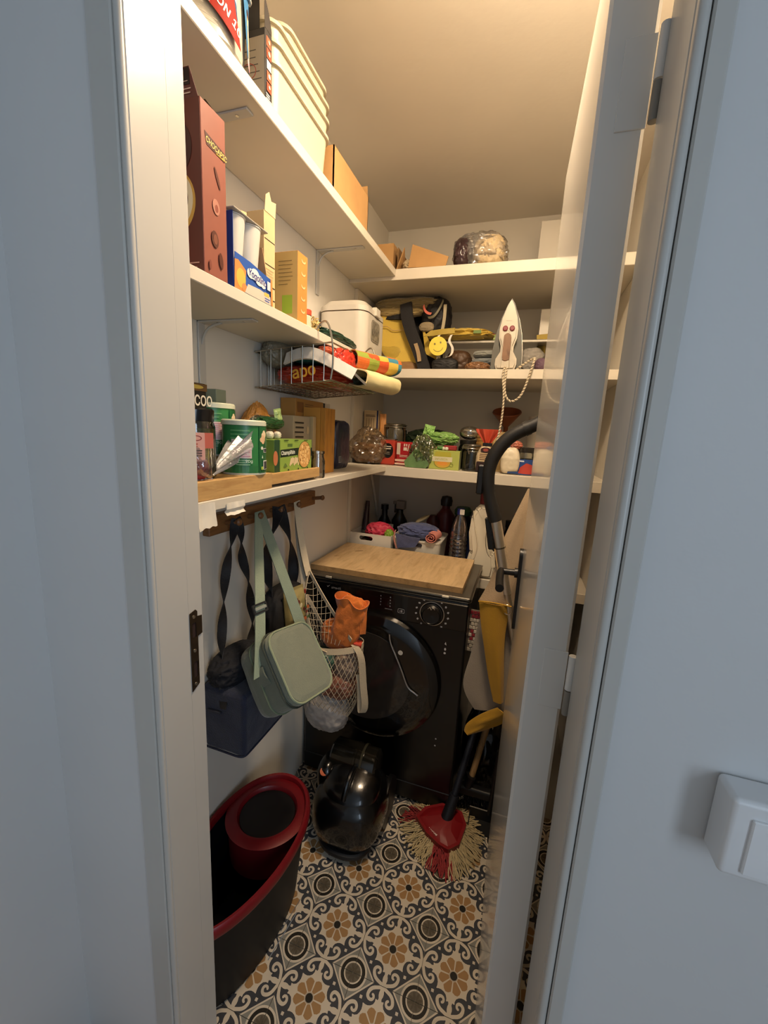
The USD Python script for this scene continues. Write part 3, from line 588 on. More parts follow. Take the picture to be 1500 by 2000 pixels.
def roll(C, w, h, th, seed, F):
    """folded-over bag: a flattened spiral section h high and w wide, extruded along u"""
    a = np.linspace(-.35, 2 * PI + .9, 46); sec = []
    for k, q in enumerate(a):
        r = 1 - .045 * k / 46 * 3
        sec.append((w / 2 * np.sign(math.cos(q)) * abs(math.cos(q)) ** .7 * r, h / 2 * np.sign(math.sin(q)) * abs(math.sin(q)) ** .8 * r))
    G = np.zeros((len(sec), 14, 3))
    for i, (p, q) in enumerate(sec):
        for k, s in enumerate(np.linspace(0, C, 14)):
            n = (mk.fbm(A([p * 18, q * 18, s * 14 + seed]), 3, seed) - .5) * .016
            G[i, k] = (s, p + n, q + n * .7)
    return tf(sheet(G, th), F)
wt_ = bag('white and teal shopping bag folded over the front of the wire basket', sheet(np.stack([np.stack([np.linspace(-.20, -.012, 22), np.full(22, y) + .004 * np.sin(np.linspace(0, 9, 22) + k), np.interp(np.linspace(-.2, -.012, 22), [-.2, -.15, -.10, -.05, -.012], [1.578, 1.587, 1.586, 1.560, 1.532]) - .0022 * k + .004 * np.sin(np.linspace(0, 7, 22) + .7 * k)], 1) for k, y in enumerate(np.linspace(.275, .42, 9))], 0), .006), M('#cfcac2', .45, bump=.3, bs=30))
part(wt_, 'front_fold', ribbon([(-.205, .266, 1.566), (-.165, .262, 1.577), (-.12, .261, 1.578), (-.075, .264, 1.562), (-.03, .272, 1.540), (-.006, .282, 1.528)], [(.15, .25, .95), (.1, .3, .95), (.3, .4, .85)], .032, .007, 40), M('#cfcac2', .45, bump=.3, bs=30))
bag('teal plastic bag rolled inside the wire basket under the white one', blob((-.150, .335, 1.5705), (.055, .05, .0085), 27, .3, 2.4), M('#1f6a64', .4, bump=.3))
bag('red mesh net bag in the wire basket under the shelf', blob((-.118, .35, 1.6005), (.018, .045, .0105), 29, .3, 2.4), M('#b8583a', .6, bump=.7, bs=160))
bag('red and yellow packet pushed into the basket front', blob((-.075, .37, 1.575), (.024, .05, .034), 31, .35, 2.2), MV(.3) if 0 else M('#c4311f', .3, bump=.4, coat=.3))
tt = thing('shopping_bag', 'checked orange, green and yellow bag rolled up at the basket front', 'bag', (-.06, .44, 1.56))
G_ = roll(.19, .10, .058, .003, 33, fr((-.085, .415, 1.588), (.42, .9, .02), (-.9, .42, 0)))
tt.loc = A((-.06, .44, 1.56)); v_, f_ = G_.vertices, G_.faces
s_ = (v_[f_].mean(1) - A([-.085, .415, 1.588])) @ (A([.42, .9, .02]) / np.linalg.norm([.42, .9, .02]))
zz = v_[f_].mean(1)[:, 2]
pal = ['#c86428', '#8c9a3c', '#c8522a', '#cfb04a', '#3f7f92']
ci = (np.floor(s_ / .045).astype(int) + (zz > 1.596) * 1 + (zz > 1.612) * 1) % 5
colmesh(tt, 'bag_body', [(trimesh.Trimesh(v_, f_[ci == k], process=False), pal[k]) for k in range(5) if (ci == k).any()], MV(.4))
bag('cream bag folded double hanging over the basket corner', roll(.17, .09, .052, .004, 35, fr((-.045, .395, 1.535), (.30, .95, -.03), (-.95, .3, .1))), M('#d8cb98', .5, bump=.2, bs=40, var=.1))
bag('crinkled clear and green wrapper sagging through the basket bottom', blob((-.075, .50, 1.5285), (.05, .07, .018), 37, .35, 2.6), M('#5d6a58', .3, bump=.6))

# ------------------------------------------------------------------ lowest left shelf: bamboo risers and food
Z = 1.2403
BAM = wood('#c79f66', '#ae8450', (9, 1.2, 9), 10, .45)
t = thing('bamboo_riser', 'stepped bamboo shelf riser at the near end of the low left shelf', 'shelf riser', (-.2, -.07, Z))
part(t, 'front_board', bx(-.118, -.106, -.197, .048, Z, Z + .036, .001), BAM)
part(t, 'lower_step', bx(-.195, -.1185, -.197, .048, Z + .024, Z + .0355, .001), BAM)
part(t, 'riser_board', bx(-.205, -.1955, -.197, .048, Z, Z + .070, .001), BAM)
part(t, 'upper_step', bx(-.298, -.2055, -.197, .048, Z + .058, Z + .0695, .001), BAM)
t = thing('bamboo_riser', 'lower bamboo riser sliding out from under the first, with a dark gap below', 'shelf riser', (-.2, .17, Z))
part(t, 'front_board', bx(-.118, -.107, .0490, .290, Z + .0075, Z + .033, .001), BAM)
part(t, 'lower_step', bx(-.200, -.1185, .0490, .290, Z + .020, Z + .030, .001), BAM)
part(t, 'upper_step', bx(-.298, -.2005, .0490, .290, Z + .050, Z + .060, .001), BAM)
for y in (.053, .283): part(t, 'leg', bx(-.296, -.2002, y - .004, y + .004, Z, Z + .0498, .001), BAM); part(t, 'leg', bx(-.199, -.1185, y - .004, y + .004, Z, Z + .0198, .001), BAM)
GRN, GRN2 = '#2f7a42', '#1f5f36'
def tin(label, c, top_lines, seed, r=.049, h=.118, a=-.9):
    t = thing('snack_tin', label, 'tin', c, 'green snack tins on the bamboo risers')
    part(t, 'tin_body', lathe([(0, 0), (r - .0015, 0), (r, .0015), (r, h - .012), (0, h - .012)], 44, c), M(GRN, .35, var=.03))
    part(t, 'lid', lathe([(0, h), (r - .001, h), (r + .002, h - .003), (r + .0022, h - .0115), (r - .001, h - .012), (0, h - .0121)][::-1], 44, c), M('#c7cbb6', .35))
    part(t, 'base_rim', lathe([(r - .002, -.0), (r + .0012, .0), (r + .0012, .004), (r - .001, .004)], 44, c), M('#b9bdb0', .3))
    W = wrap(c, r, a); s = r / .049
    it = [(sbox(-.060, .006, .055, .020), '#2c6e3e'), (lines(-.048, .074, .046, .024, 3, seed, .35), '#5f9a62'),
          (sbox(-.046, .036, -.004, .076), '#d8c3bd'), (lines(-.043, .038, .038, .036, 8, seed + 1, .42, .25), '#c07f90'),
          (lines(-.036, .020, .03, .014, 3, seed + 2, .4), '#8fb88c'), (txt('90g', .006, -.018, .027, 0, True), '#cfe0c8')]
    it += [(Polygon([(.013, .004), (.060, .004), (.060, .104), (.013, .104)]), GRN2),
           (unary_union([ell(.029 + dx, .087 + dy, .0052) for dx, dy in ((0, .004), (.005, 0), (-.004, -.001), (.001, -.005))]), '#e6d2ae'), (unary_union([ell(.024 + dx, .077 + dy, .0052) for dx, dy in ((0, .004), (.005, 0), (-.004, -.001), (.001, -.005))]), '#dcb68e'),
           (ell(.021, .058, .0036), '#d6d8c6'), (rr(.026, .048, .041, .058, .0005), '#e4e4da'), (bars(.027, .049, .013, .008, seed), '#44444a'),
           (Polygon([(.019, .036), (.024, .036), (.0215, .043)]), '#bcd0b4'), (rr(.024, .011, .041, .031, .0005), '#e6e6de'), (bars(.0255, .012, .014, .017, seed + 4), '#333338'), (rr(.017, .011, .0235, .018, .001), '#a7bd4e'), (lines(.030, .061, .016, .02, 6, seed + 5, .3), '#6f9a72')]
    decal(t, 'label', W, [(g, c_) for g, c_ in it], MV(.36))
    return t
tin('green snack tin standing higher up, behind the jar of pesto', (-.250, .026, Z + .0698), 0, 3, .047, .118, -.35)
tin('green snack tin at the front edge of the bamboo riser, beside the mushroom box', (-.1485, .003, Z + .0358), 0, 7, .0455, .117, -.50)
# jar of pesto
def jar(name, label, c, r, h, lidcol, content, fill, lid_h=.02, group=None, neck=.82):
    t = thing(name, label, 'jar', c, group)
    part(t, 'glass', lathe([(0, .0), (r * .93, 0), (r, .005), (r, h * .74), (r * neck, h * .86), (r * neck, h - lid_h)], 32, c), film('#f2f4ec', .05, .04, 0.))
    part(t, 'contents', lathe([(0, .002), (r * .9, .002), (r * .955, .007), (r * .955, min(fill, .74) * h), (0, min(fill, .74) * h)], 28, c), content)
    if lidcol: part(t, 'lid', lathe([(0, h - lid_h), (r * neck + .003, h - lid_h), (r * neck + .004, h - .003), (r * neck + .001, h), (0, h)], 32, c), lidcol)
    return t
t = jar('pesto_jar', 'glass jar of green pesto with a black lid on the bamboo riser', (-.1640, -.128, Z + .0358), .038, .133, M('#0d0d10', .18), M('#65602a', .5, bump=.6, bs=150, var=.5, vs=120), .72, .024, None, .86)
decal(t, 'label', wrap((-.1640, -.128, Z + .0358), .0405, -.95), [(rr(-.038, .020, .03, .062, .004), '#a9aa3a'), (rr(-.020, .048, .026, .055, .001), '#d3cf8a'), (unary_union([ell(.010, .040, .006, .004), ell(.022, .036, .005)]), '#6d6a22')], MV(.4))
t = thing('pulse_pouch', 'small clear pouch with a pink and white card label and red filling', 'pouch', (-.1300, -.158, Z + .0358))
PF = fr((-.1310, -.162, Z + .0362), (.55, .83, 0), (0, 0, 1))
part(t, 'pouch', pouch(.056, .088, .030, 4, PF, .004), film('#fff6f4', .12, .12, .6, 60, .05))
part(t, 'filling', tf(blob((0, .022, 0), (.022, .0215, .009), 5, .1, 3, flat=1), PF), M('#8e2a30', .5, bump=.6, bs=260, var=.2, vs=180))
decal(t, 'card', fr(PF[:3, 3] + PF[:3, 2] * .0155, (.55, .83, 0), (0, 0, 1)), [(Polygon([(-.028, .060), (.027, .060), (.027, .088), (-.028, .088)]), '#c7624c'), (rr(-.018, .036, .012, .088, .002), '#d9a294'), (ell(-.003, .078, .010, .005).difference(ell(-.003, .078, .008, .0035)), '#8b3b36'), (lines(-.014, .060, .022, .010, 2, 2, .5), '#b9604c'), (lines(-.014, .044, .022, .014, 3, 5, .5, .1), '#5d4a44'), (rr(-.028, .004, -.014, .014, .002), '#c98f8a')])
a_ = np.linspace(0, 2 * PI, 36, endpoint=False)
G = np.stack([np.stack([-.128 + (.006 + .024 * q) * np.cos(a_) * (1 + .25 * np.sin(5 * a_ + 2 * q)), -.118 + .075 * q + (.008 + .022 * q) * np.sin(a_), Z + .052 + .046 * q + (.010 + .026 * q) * np.sin(a_) * (1 + .2 * np.cos(7 * a_))], 1) for q in np.linspace(0, 1, 9)], 1)
single('clear_bag', 'crumpled clear plastic bag mouth flaring beside the pink card pouch', 'bag', sheet(G, .0006, closed_u=True), film('#ffffff', .0, .3, .6, 60, .14))
t = thing('dark_tin', 'black tin with cream capital letters E COO on a yellow band', 'tin', (-.245, -.090, Z + .0698))
part(t, 'tin_body', cat_([bx(-.296, -.222, -.112, -.024, Z + .0698, Z + .224, .003)]), M('#16130f', .4))
decal(t, 'print', fr((-.222, -.112, Z + .0698), (0, 1, 0), (0, 0, 1)), [(sbox(0, .138, .088, .153), '#5f4424'), (ell(.055, .146, .022, .004), '#b7a04a'), (txt('E COO', .021, .0285, .108, 0, True, sx=.82), '#e6dfce'), (sbox(0, .080, .088, .101), '#8e9060'), (sbox(0, .1, .088, .1015), '#c9c08a')])
part(t, 'front_print', bx(-.295, -.223, -.1126, -.1119, Z + .15, Z + .172), M('#8e9060', .4))
t = carton('grey_carton', 'plain grey-green carton at the wall beside the black tin', -.298, -.262, .052, .088, Z + .0606, Z + .222, M('#86907c', .6), open_=False)
decal(t, 'print', fr((-.262, .052, Z + .06), (0, 1, 0), (0, 0, 1)), [(ell(.020, .118, .010, .008), '#4c5a48')])
t = carton('mushroom_box', 'light green box with a picture of mushrooms on the low bamboo riser', -.196, -.131, .096, .282, Z + .0302, Z + .110, M('#7f9a45', .4, var=.03), open_=False)
MF = fr((-.131, .096, Z + .0302), (0, 1, 0), (0, 0, 1))
mr = random.Random(4)
decal(t, 'print', MF, [(sbox(.0, .0, .022, .080), '#24452c'), (ell(.004, .035, .010, .018), '#b9704a'), (sbox(.024, .0, .186, .080), '#86a348'), (rr(.058, .062, .082, .070, .001), '#4e6a34'), (Polygon([(.025, .036), (.11, .040), (.13, .058), (.11, .059), (.025, .055)]), '#14261c'), (txt('Champiñón', .0095, .028, .042, .03, True, sx=.95), '#e4e6d6'),
    (unary_union([affinity.rotate(rr(.070 + .007 * k, .012 + .003 * (k % 3), .076 + .007 * k, .034 + .002 * (k % 2), .003), -22) for k in range(7)]), '#d6c19a'), (ell(.145, .040, .036, .037), '#55672f'), (ell(.145, .040, .034, .035), '#c99a5a'),
    (unary_union([ell(.145 + mr.uniform(-.024, .024), .040 + mr.uniform(-.025, .025), .005) for _ in range(26)]), '#e3bd7d'), (unary_union([ell(.145 + mr.uniform(-.026, .026), .040 + mr.uniform(-.028, .028), .0018) for _ in range(20)]), '#8a5c2c'),
    (unary_union([sbox(.04 + .05 * k, .0775, .06 + .05 * k, .0795) for k in range(3)]), '#22341e'), (Polygon([(.036, .012), (.056, .012), (.046, .022)]), '#5f7a3c'), (sbox(.178, .035, .184, .058), '#14261c'), (unary_union([ell(.06 + .05 * k, .003, .003) for k in range(3)]), '#22341e')], MV(.38))
single('crisp_bag', 'rolled down orange paper bag of crisps behind the front green tin', 'bag', blob((-.262, .215, Z + .1305), (.033, .065, .070), 51, .35, 2.6, 2.4, flat=1, top=.45), M('#b98038', .5, bump=.7, bs=50, var=.25, vs=30))
t = thing('clipped_bag', 'dark green glossy bag top knotted above the mushroom box', 'bag', (-.170, .165, Z + .110))
part(t, 'bag_body', blob((-.222, .17, Z + .113), (.020, .05, .052), 53, .35, 2.4, 2.4, flat=1), film('#dfe8d4', .2, .12, .9, 50, .25, '#7c7862'))
part(t, 'bag_neck', blob((-.215, .195, Z + .150), (.024, .058, .016), 55, .4, 2.4), M('#1d4524', .25, coat=.4, bump=.4, bs=60))
part(t, 'bag_end', tf(pouch(.03, .04, .008, 2, np.eye(4), .004), fr((-.20, .225, Z + .150), (.1, 1, .2), (0, .25, 1))), M('#8ea66a', .4, bump=.4))
for i, lab in enumerate(['white paper wrapped sweet at the near end of the row on the mushroom box', 'white paper wrapped sweet second from the near end on the mushroom box', 'dark red wrapped sweet in the middle of the row on the mushroom box', 'white paper wrapped sweet between the two dark red ones on the mushroom box', 'dark red wrapped sweet at the far end of the row on the mushroom box']):
    red_ = i in (2, 4); c_ = (-.178 + .012 * (i % 2), .112 + .017 * i, Z + .120)
    t = thing('wrapped_sweet', lab, 'sweet', (c_[0], c_[1], Z + .1105), 'wrapped sweets on the mushroom box')
    part(t, 'sweet_body', blob(c_, (.0095, .0085, .0092), 60 + i, .3, 2.4, sub=3), M('#84463c' if red_ else '#cfc9b4', .4))
t = carton('ruled_carton', 'pale grey carton with dark printed rules behind the mushroom box', -.285, -.203, .305, .405, Z, Z + .176, M('#a8987a', .6, var=.05), open_=False)
decal(t, 'print', fr((-.203, .305, Z), (0, 1, 0), (0, 0, 1)), [(sbox(.008 + .004 * (k % 2), .098 + .014 * k, .06, .103 + .014 * k), '#3c342c') for k in range(5)] + [(ell(.085, .135, .008, .012), '#c2ac80')])
t = carton('pasta_carton', 'tall pale carton between the ruled carton and the orange board', -.270, -.193, .408, .428, Z, Z + .178, M('#b79f72', .6, var=.08), open_=False)
t = thing('glass_jar', 'small empty glass jar standing beside the mushroom box', 'jar', (-.118, .325, Z))
part(t, 'glass', lathe([(0, 0), (.020, 0), (.0215, .004), (.0215, .050), (.018, .060), (.018, .070), (.020, .071), (.020, .078), (.0165, .078), (.0165, .060), (.0195, .05), (.0195, .004), (0, .003)], 28, (-.128, .318, Z)), film('#f4f4f0', .10, .05, .1))
t = carton('amber_carton', 'tall amber coloured carton standing on end beside the navy packet', -.180, -.163, .432, .505, Z, Z + .207, wood('#c98a35', '#a3682a', (6, 6, 1.2), 8, .5), open_=False)
part(t, 'side_board', bx(-.24, -.1805, .432, .436, Z, Z + .207), M('#c98f3c', .5))
t = carton('wide_carton', 'wide golden brown carton standing at the wall under the wire basket', -.296, -.243, .385, .575, Z, Z + .232, M('#b3803c', .55, var=.06), open_=False)
decal(t, 'print', fr((-.243, .385, Z), (0, 1, 0), (0, 0, 1)), [(rr(.01, .19, .05, .222, .003), '#8a5a2a'), (lines(.06, .2, .09, .02, 3, 2, .3), '#7a4d24'), (txt('Penne', .012, .085, .185, .05, True), '#5c331a')])
t = carton('grey_box', 'narrow light grey box with a black corner beside the wide golden carton', -.290, -.255, .60, .655, Z, Z + .232, M('#bcb4a4', .5), open_=False)
part(t, 'corner', bx(-.2552, -.2545, .60, .612, Z + .19, Z + .232), BLACK)
t = thing('navy_packet', 'tall navy blue vacuum packed coffee packet with a small barcode', 'packet', (-.215, .635, Z))
part(t, 'packet_body', blob((-.222, .638, Z + .0865), (.036, .062, .0865), 61, .10, 2.4, 6, flat=.99), M('#171c38', .35, bump=.5, bs=40, coat=.2, var=.15))
decal(t, 'barcode', fr((-.1900, .575, Z), (.05, 1, 0), (0, 0, 1)), [(sbox(.018, .024, .040, .047), '#b9b9b2'), (bars(.019, .025, .02, .021, 2), '#3a3a44')], lift=.003)

# ------------------------------------------------------------------ third back shelf: packets
Z = 1.2415
LEAF = film('#efe6d8', .05, .2, 1., 26, .22, '#9c8460')
t = thing('nut_bag', 'clear plastic bag of brown nuts slumped in the corner of the back shelf', 'bag', (-.205, .965, Z))
part(t, 'bag_skin', blob((-.210, .97, Z + .076), (.082, .07, .0755), 71, .55, 2.6, 2.6, flat=1, top=.35), LEAF)
part(t, 'nuts', blob((-.210, .97, Z + .046), (.074, .06, .0455), 73, .25, 4., 2.6, flat=1), M('#7d5a3a', .5, bump=.8, bs=45, var=.45, vs=45))
part(t, 'dark_fruit', blob((-.185, .985, Z + .098), (.04, .04, .028), 74, .2, 3.), M('#4a2620', .5, bump=.5, bs=60, var=.3))
t = carton('flour_box', 'cream box with black drawing and a navy side behind the bag of nuts', -.275, -.205, 1.06, 1.10, Z, Z + .235, M('#c2aa84', .6), open_=False)
decal(t, 'print', fr((-.275, 1.06, Z), (1, 0, 0), (0, 0, 1)), [(lines(.008, .205, .05, .012, 2, 4, .4), '#4a3c2e'), (unary_union([sbox(.012 + .012 * k, .14, .0145 + .012 * k, .2) for k in range(4)]), '#7d684a'), (sbox(.062, 0, .07, .235), '#262c4e')])
single('orange_packet', 'slim orange packet beside the cream box with black drawing', 'packet', pouch(.03, .222, .02, 3, fr((-.185, 1.07, Z), (1, .1, 0), (0, 0, 1)), .003), M('#c98a4a', .45))
t = thing('clip_top_jar', 'glass jar with a wire clip lid behind the red coffee tin', 'jar', (-.125, 1.08, Z))
part(t, 'glass', lathe([(0, 0), (.05, 0), (.052, .004), (.052, .15), (.046, .16), (.046, .166)], 32, (-.125, 1.08, Z)), film('#f0eee2', .08, .05, .1))
part(t, 'lid', lathe([(0, .168), (.049, .168), (.050, .172), (.046, .180), (0, .182)], 32, (-.125, 1.08, Z)), film('#e4e0d2', .2, .05, .1))
part(t, 'wire_clip', cat_([tube([(-.125 + .051 * math.cos(a), 1.08 + .051 * math.sin(a), Z + zz) for a in np.linspace(0, 2 * PI, 26)], .002, 6) for zz in (.164, .174)] + [tube([(-.108, 1.029, Z + .178), (-.108, 1.026, Z + .14), (-.100, 1.03, Z + .125)], .0016, 6)]), METAL)
t = thing('coffee_tin', 'red coffee tin with a black round emblem behind the bag of nuts', 'tin', (-.105, .965, Z))
part(t, 'tin_body', bx(-.158, -.088, .955, 1.00, Z, Z + .110, .006), M('#b8402f', .4))
part(t, 'rim', bx(-.159, -.087, .954, 1.001, Z + .108, Z + .113, .002), METAL)
decal(t, 'emblem', fr((-.158, .955, Z), (1, 0, 0), (0, 0, 1)), [(ell(.040, .062, .025, .032), '#14100f'), (lines(.022, .066, .036, .018, 2, 3, .5, .2), '#cfc7b6'), (lines(.026, .044, .026, .014, 2, 7, .4), '#8d8578')])
t = thing('wafer_packet', 'red packet with white blocks and a small paper tag', 'packet', (-.03, .96, Z))
part(t, 'packet_body', bx(-.086, .010, .965, 1.0, Z, Z + .103, .008), M('#a31f25', .35, coat=.3))
decal(t, 'print', fr((-.086, .965, Z), (1, 0, 0), (0, 0, 1)), [(rr(.006, .048, .022, .098, .002), '#c9b9a8'), (unary_union([sbox(.036, .066, .052, .08), sbox(.037, .084, .043, .095), sbox(.047, .084, .052, .095)]), '#d9cdbd'), (affinity.rotate(rr(.056, .064, .060, .096, .002), -10), '#d9cdbd'), (lines(.02, .036, .04, .012, 2, 4, .4), '#e0c8b4'), (rr(.0, .004, .06, .012, .003), '#dcb9a4'), (rr(.0, .018, .058, .028, .003), '#dcb9a4')])
single('dark_snack_bag', 'dark green glossy snack bag lying across the back of the shelf', 'bag', blob((.02, 1.15, Z + .112), (.105, .06, .050), 75, .35, 2.2, 2.6), M('#1b2a1a', .25, bump=.8, bs=35, coat=.4, var=.4, vs=20))
single('bean_bag', 'clear bag of pale beans under the dark green snack bag', 'bag', blob((.03, 1.12, Z + .030), (.085, .06, .0295), 77, .2, 3, flat=1), M('#7a6a4c', .5, bump=.8, bs=60, var=.4, vs=50))
t = thing('herb_bag', 'green and clear bag of dried herbs leaning at the shelf front', 'bag', (.03, .945, Z))
part(t, 'bag_skin', blob((.038, .955, Z + .066), (.052, .045, .0655), 79, .6, 2.6, 2.4, flat=1, top=.25), film('#e8efdc', .05, .2, 1., 35, .2, '#7c8a5a'))
part(t, 'herbs', blob((.040, .955, Z + .045), (.042, .036, .0445), 81, .3, 4, flat=1), M('#4d4526', .7, bump=.9, bs=70, var=.6, vs=70))
part(t, 'leaf_print', ext(Polygon([(-.05, .0), (.035, .0), (.045, .015), (-.01, .082), (-.03, .05), (-.056, .02)]).buffer(.003), .002, fr((.030, .9110, Z + .004), (1, 0, 0), (0, .12, 1))), M('#5c7c4c', .5, bump=.6, bs=40, var=.2, vs=30))
t = thing('lettuce_snack_bag', 'bright green crinkled bag top rising behind the light green tea box', 'bag', (.10, 1.02, Z))
part(t, 'bag_body', blob((.105, 1.03, Z + .056), (.062, .045, .0555), 83, .3, 2.4, 2.4, flat=1), M('#57643f', .4, bump=.8, bs=40, var=.5, vs=30))
part(t, 'bag_top', blob((.105, 1.02, Z + .125), (.066, .04, .026), 85, .6, 2.2, 2.2), M('#86b060', .4, bump=.7, bs=35, var=.35, vs=30))
part(t, 'bag_tip', tf(pouch(.045, .045, .006, 5, np.eye(4), .008), fr((.045, 1.0, Z + .135), (1, .1, -.2), (-.2, .1, 1))), M('#8fc067', .4, bump=.4))
single('pink_packet', 'small pink card packet between the herb bag and the tea box', 'packet', pouch(.035, .09, .014, 7, fr((.075, .985, Z), (1, .1, -.1), (0, .05, 1)), .004), M('#b3655a', .5))
t = carton('tea_box', 'light green tea box with a drawing of a yellow cup', .070, .198, .93, .985, Z, Z + .078, M('#aab45a', .5, var=.03), open_=False)
decal(t, 'print', fr((.070, .93, Z), (1, 0, 0), (0, 0, 1)), [(rr(.026, .050, .094, .072, .008), '#b2ac3c'), (ell(.060, .028, .036, .024).intersection(sbox(0, 0, .2, .032)), '#8a8f3c'), (ell(.060, .028, .033, .021).intersection(sbox(0, 0, .2, .032)), '#c9a03c'), (ell(.060, .025, .022, .009), '#d9923c'), (rr(.016, .032, .100, .052, .001), '#d4cfae'), (txt('INFUSIÓN', .008, .0275, .038, 0, True, sx=.95), '#b3b06a'), (ell(.098, .020, .008, .008).difference(ell(.098, .020, .006, .006)), '#8a8f3c')])
part(t, 'side_panel', bx(.1981, .1988, .931, .984, Z + .001, Z + .077), M('#9aa070', .5))
t = thing('stock_cube_packet', 'small red and green packet lying on the tea box', 'packet', (.14, .96, Z + .0785))
part(t, 'packet_body', bx(.125, .180, .95, .975, Z + .0785, Z + .0985, .004), M('#8e2a2e', .45))
part(t, 'leaf_garnish', blob((.118, .945, Z + .086), (.016, .012, .0068), 87, .5, 2.4, sub=3), M('#4c7a3a', .5, var=.4))
for k in range(2): part(t, 'white_bead', blob((.128 + .014 * k, .94, Z + .0855), (.007, .007, .0068), 88 + k, .1, 2, sub=3), M('#dcd8c8', .4))
t = jar('clip_jar', 'small empty clip top jar between the tea box and the coffee bag', (.243, .968, Z), .036, .098, None, M('#3a342b', .5, var=.3, vs=60), .05)
part(t, 'lid', lathe([(0, .0995), (.034, .0995), (.036, .103), (.034, .108), (0, .110)], 28, (.243, .968, Z)), M('#4c463c', .25))
part(t, 'wire_clip', cat_([tube([(.243 + .034 * math.cos(a), .968 + .034 * math.sin(a), Z + .092) for a in np.linspace(0, 2 * PI, 24)], .0016, 6), tube([(.232, .933, Z + .102), (.230, .930, Z + .085), (.236, .932, Z + .070)], .0014, 6)]), METAL)
t = jar('dark_jar', 'dark glass jar with a black lid behind the clip top jar', (.215, 1.06, Z), .042, .125, M('#22201c', .3), M('#2a241d', .5), .7)
single('upturned_jar', 'clear rounded glass jar lying on top of the dark jars', 'jar', blob((.215, 1.06, Z + .1545), (.042, .034, .0285), 89, .05, 1.5, 2.2), film('#f0ece0', .2, .06, .3, 30, .1, '#8c8474'))
t = thing('wooden_honey_jar', 'small turned wooden barrel jar behind the coffee bag', 'jar', (.285, 1.06, Z))
part(t, 'jar_body', lathe([(0, 0), (.040, 0), (.046, .05), (.045, .1), (.040, .135), (.034, .148), (.034, .155), (0, .158)], 30, (.288, 1.06, Z)), wood('#a07840', '#7a5526', (5, 5, 40), 3, .5))
for k in range(4): part(t, 'band', lathe([(.0405, .096 + .014 * k), (.0455 - .0016 * k, .0975 + .014 * k), (.0455 - .0016 * k, .104 + .014 * k), (.0405, .1055 + .014 * k)], 30, (.288, 1.06, Z)), wood('#b48a4c', '#7a5526', (5, 5, 40), 3, .5))
t = thing('coffee_bag', 'red topped paper bag of ground coffee with a printed label, tied with a dark clip', 'bag', (.30, .955, Z))
part(t, 'bag_body', blob((.298, .958, Z + .053), (.036, .030, .0525), 91, .08, 2.4, 4, flat=1, top=.28), M('#b7a689', .5, bump=.3, bs=40))
decal(t, 'label', fr((.268, .9265, Z), (1, 0, 0), (0, .04, 1)), [(sbox(.0, .004, .058, .042), '#2b1712'), (sbox(.004, .044, .056, .078), '#c6b08a'), (lines(.010, .048, .04, .028, 4, 3, .45, .2), '#5d3f28'), (ell(.032, .090, .020, .010), '#3a1a16'), (ell(.032, .090, .010, .006), '#8f4638')], lift=.0012)
part(t, 'clip', bx(.285, .322, .944, .958, Z + .104, Z + .118, .002), M('#17141a', .4))
part(t, 'fan_top', sheet(np.stack([np.stack([np.linspace(.30 - w, .305 + w, 18), .951 + .006 * np.sin(np.linspace(0, 16, 18)), np.full(18, zc)], 1) for w, zc in ((.012, Z + .117), (.026, Z + .138), (.044, Z + .160), (.048, Z + .172))], 1), .001), M('#b3442e', .5, var=.15, vs=30))
single('cream_packet', 'cream paper packet folded at the top beside the red fan topped bag', 'packet', pouch(.06, .165, .03, 9, fr((.345, 1.03, Z), (1, .1, 0), (.12, .05, 1)), .004), M('#b59a68', .55))
t = thing('sugar_bag', 'fat white sugar bag with a blue foot on the back shelf', 'sugar bag', (.395, .965, Z))
part(t, 'bag_body', blob((.397, .967, Z + .0535), (.037, .034, .053), 93, .08, 2.0, 3.6, flat=1, top=.18), M('#d8cdb4', .4, bump=.2, bs=50))
part(t, 'bag_top', blob((.405, .967, Z + .115), (.030, .016, .017), 95, .5, 2.4, 2.2), M('#a8604c', .45, var=.5, vs=35))
part(t, 'blue_tip', blob((.380, .960, Z + .108), (.012, .012, .010), 96, .3, 2.4, sub=3), M('#2f5694', .4))
decal(t, 'print', fr((.362, .9325, Z), (1, 0, 0), (0, 0, 1)), [(Polygon([(.028, .004), (.070, .004), (.070, .014), (.03, .011)]), '#2c4474')], lift=.0005)
t = jar('cocoa_jar', 'small jar with a black lid wrapped in a blue and red label', (.455, .975, Z), .033, .108, M('#2a2622', .25), M('#251d18', .5), .6)
decal(t, 'label', wrap((.455, .975, Z), .0336, -1.75), [(sbox(-.05, .002, .05, .062), '#2b4a8c'), (Polygon([(-.02, .006), (.05, .004), (.05, .036), (.01, .048), (-.012, .03)]), '#b8453c'), (lines(-.026, .050, .03, .009, 1, 3, .6), '#d8dce6')], MV(.4))
t = thing('orange_funnel', 'translucent orange plastic funnel hanging on the back wall', 'funnel', (.36, 1.33, 1.43))
FF = fr((.352, 1.275, 1.500), (1, 0, 0), (0, -.9, -.35))
part(t, 'funnel_cone', tf(lathe([(.064, -.004), (.066, .0), (.012, .070), (.010, .070), (.062, -.002), (.064, -.004)], 30), FF), M('#8e4a26', .4))
part(t, 'spout', tf(lathe([(.0115, .066), (.009, .105), (.007, .105), (.0095, .066)], 18), FF), M('#8e4a26', .4))
single('paper_roll', 'upright white paper roll in the right end of the third back shelf', 'paper roll', lathe([(.018, 0), (.055, 0), (.055, .24), (.018, .24), (.018, 0)], 36, (.505, 1.22, Z)), M('#cfc8ba', .8, bump=.2))

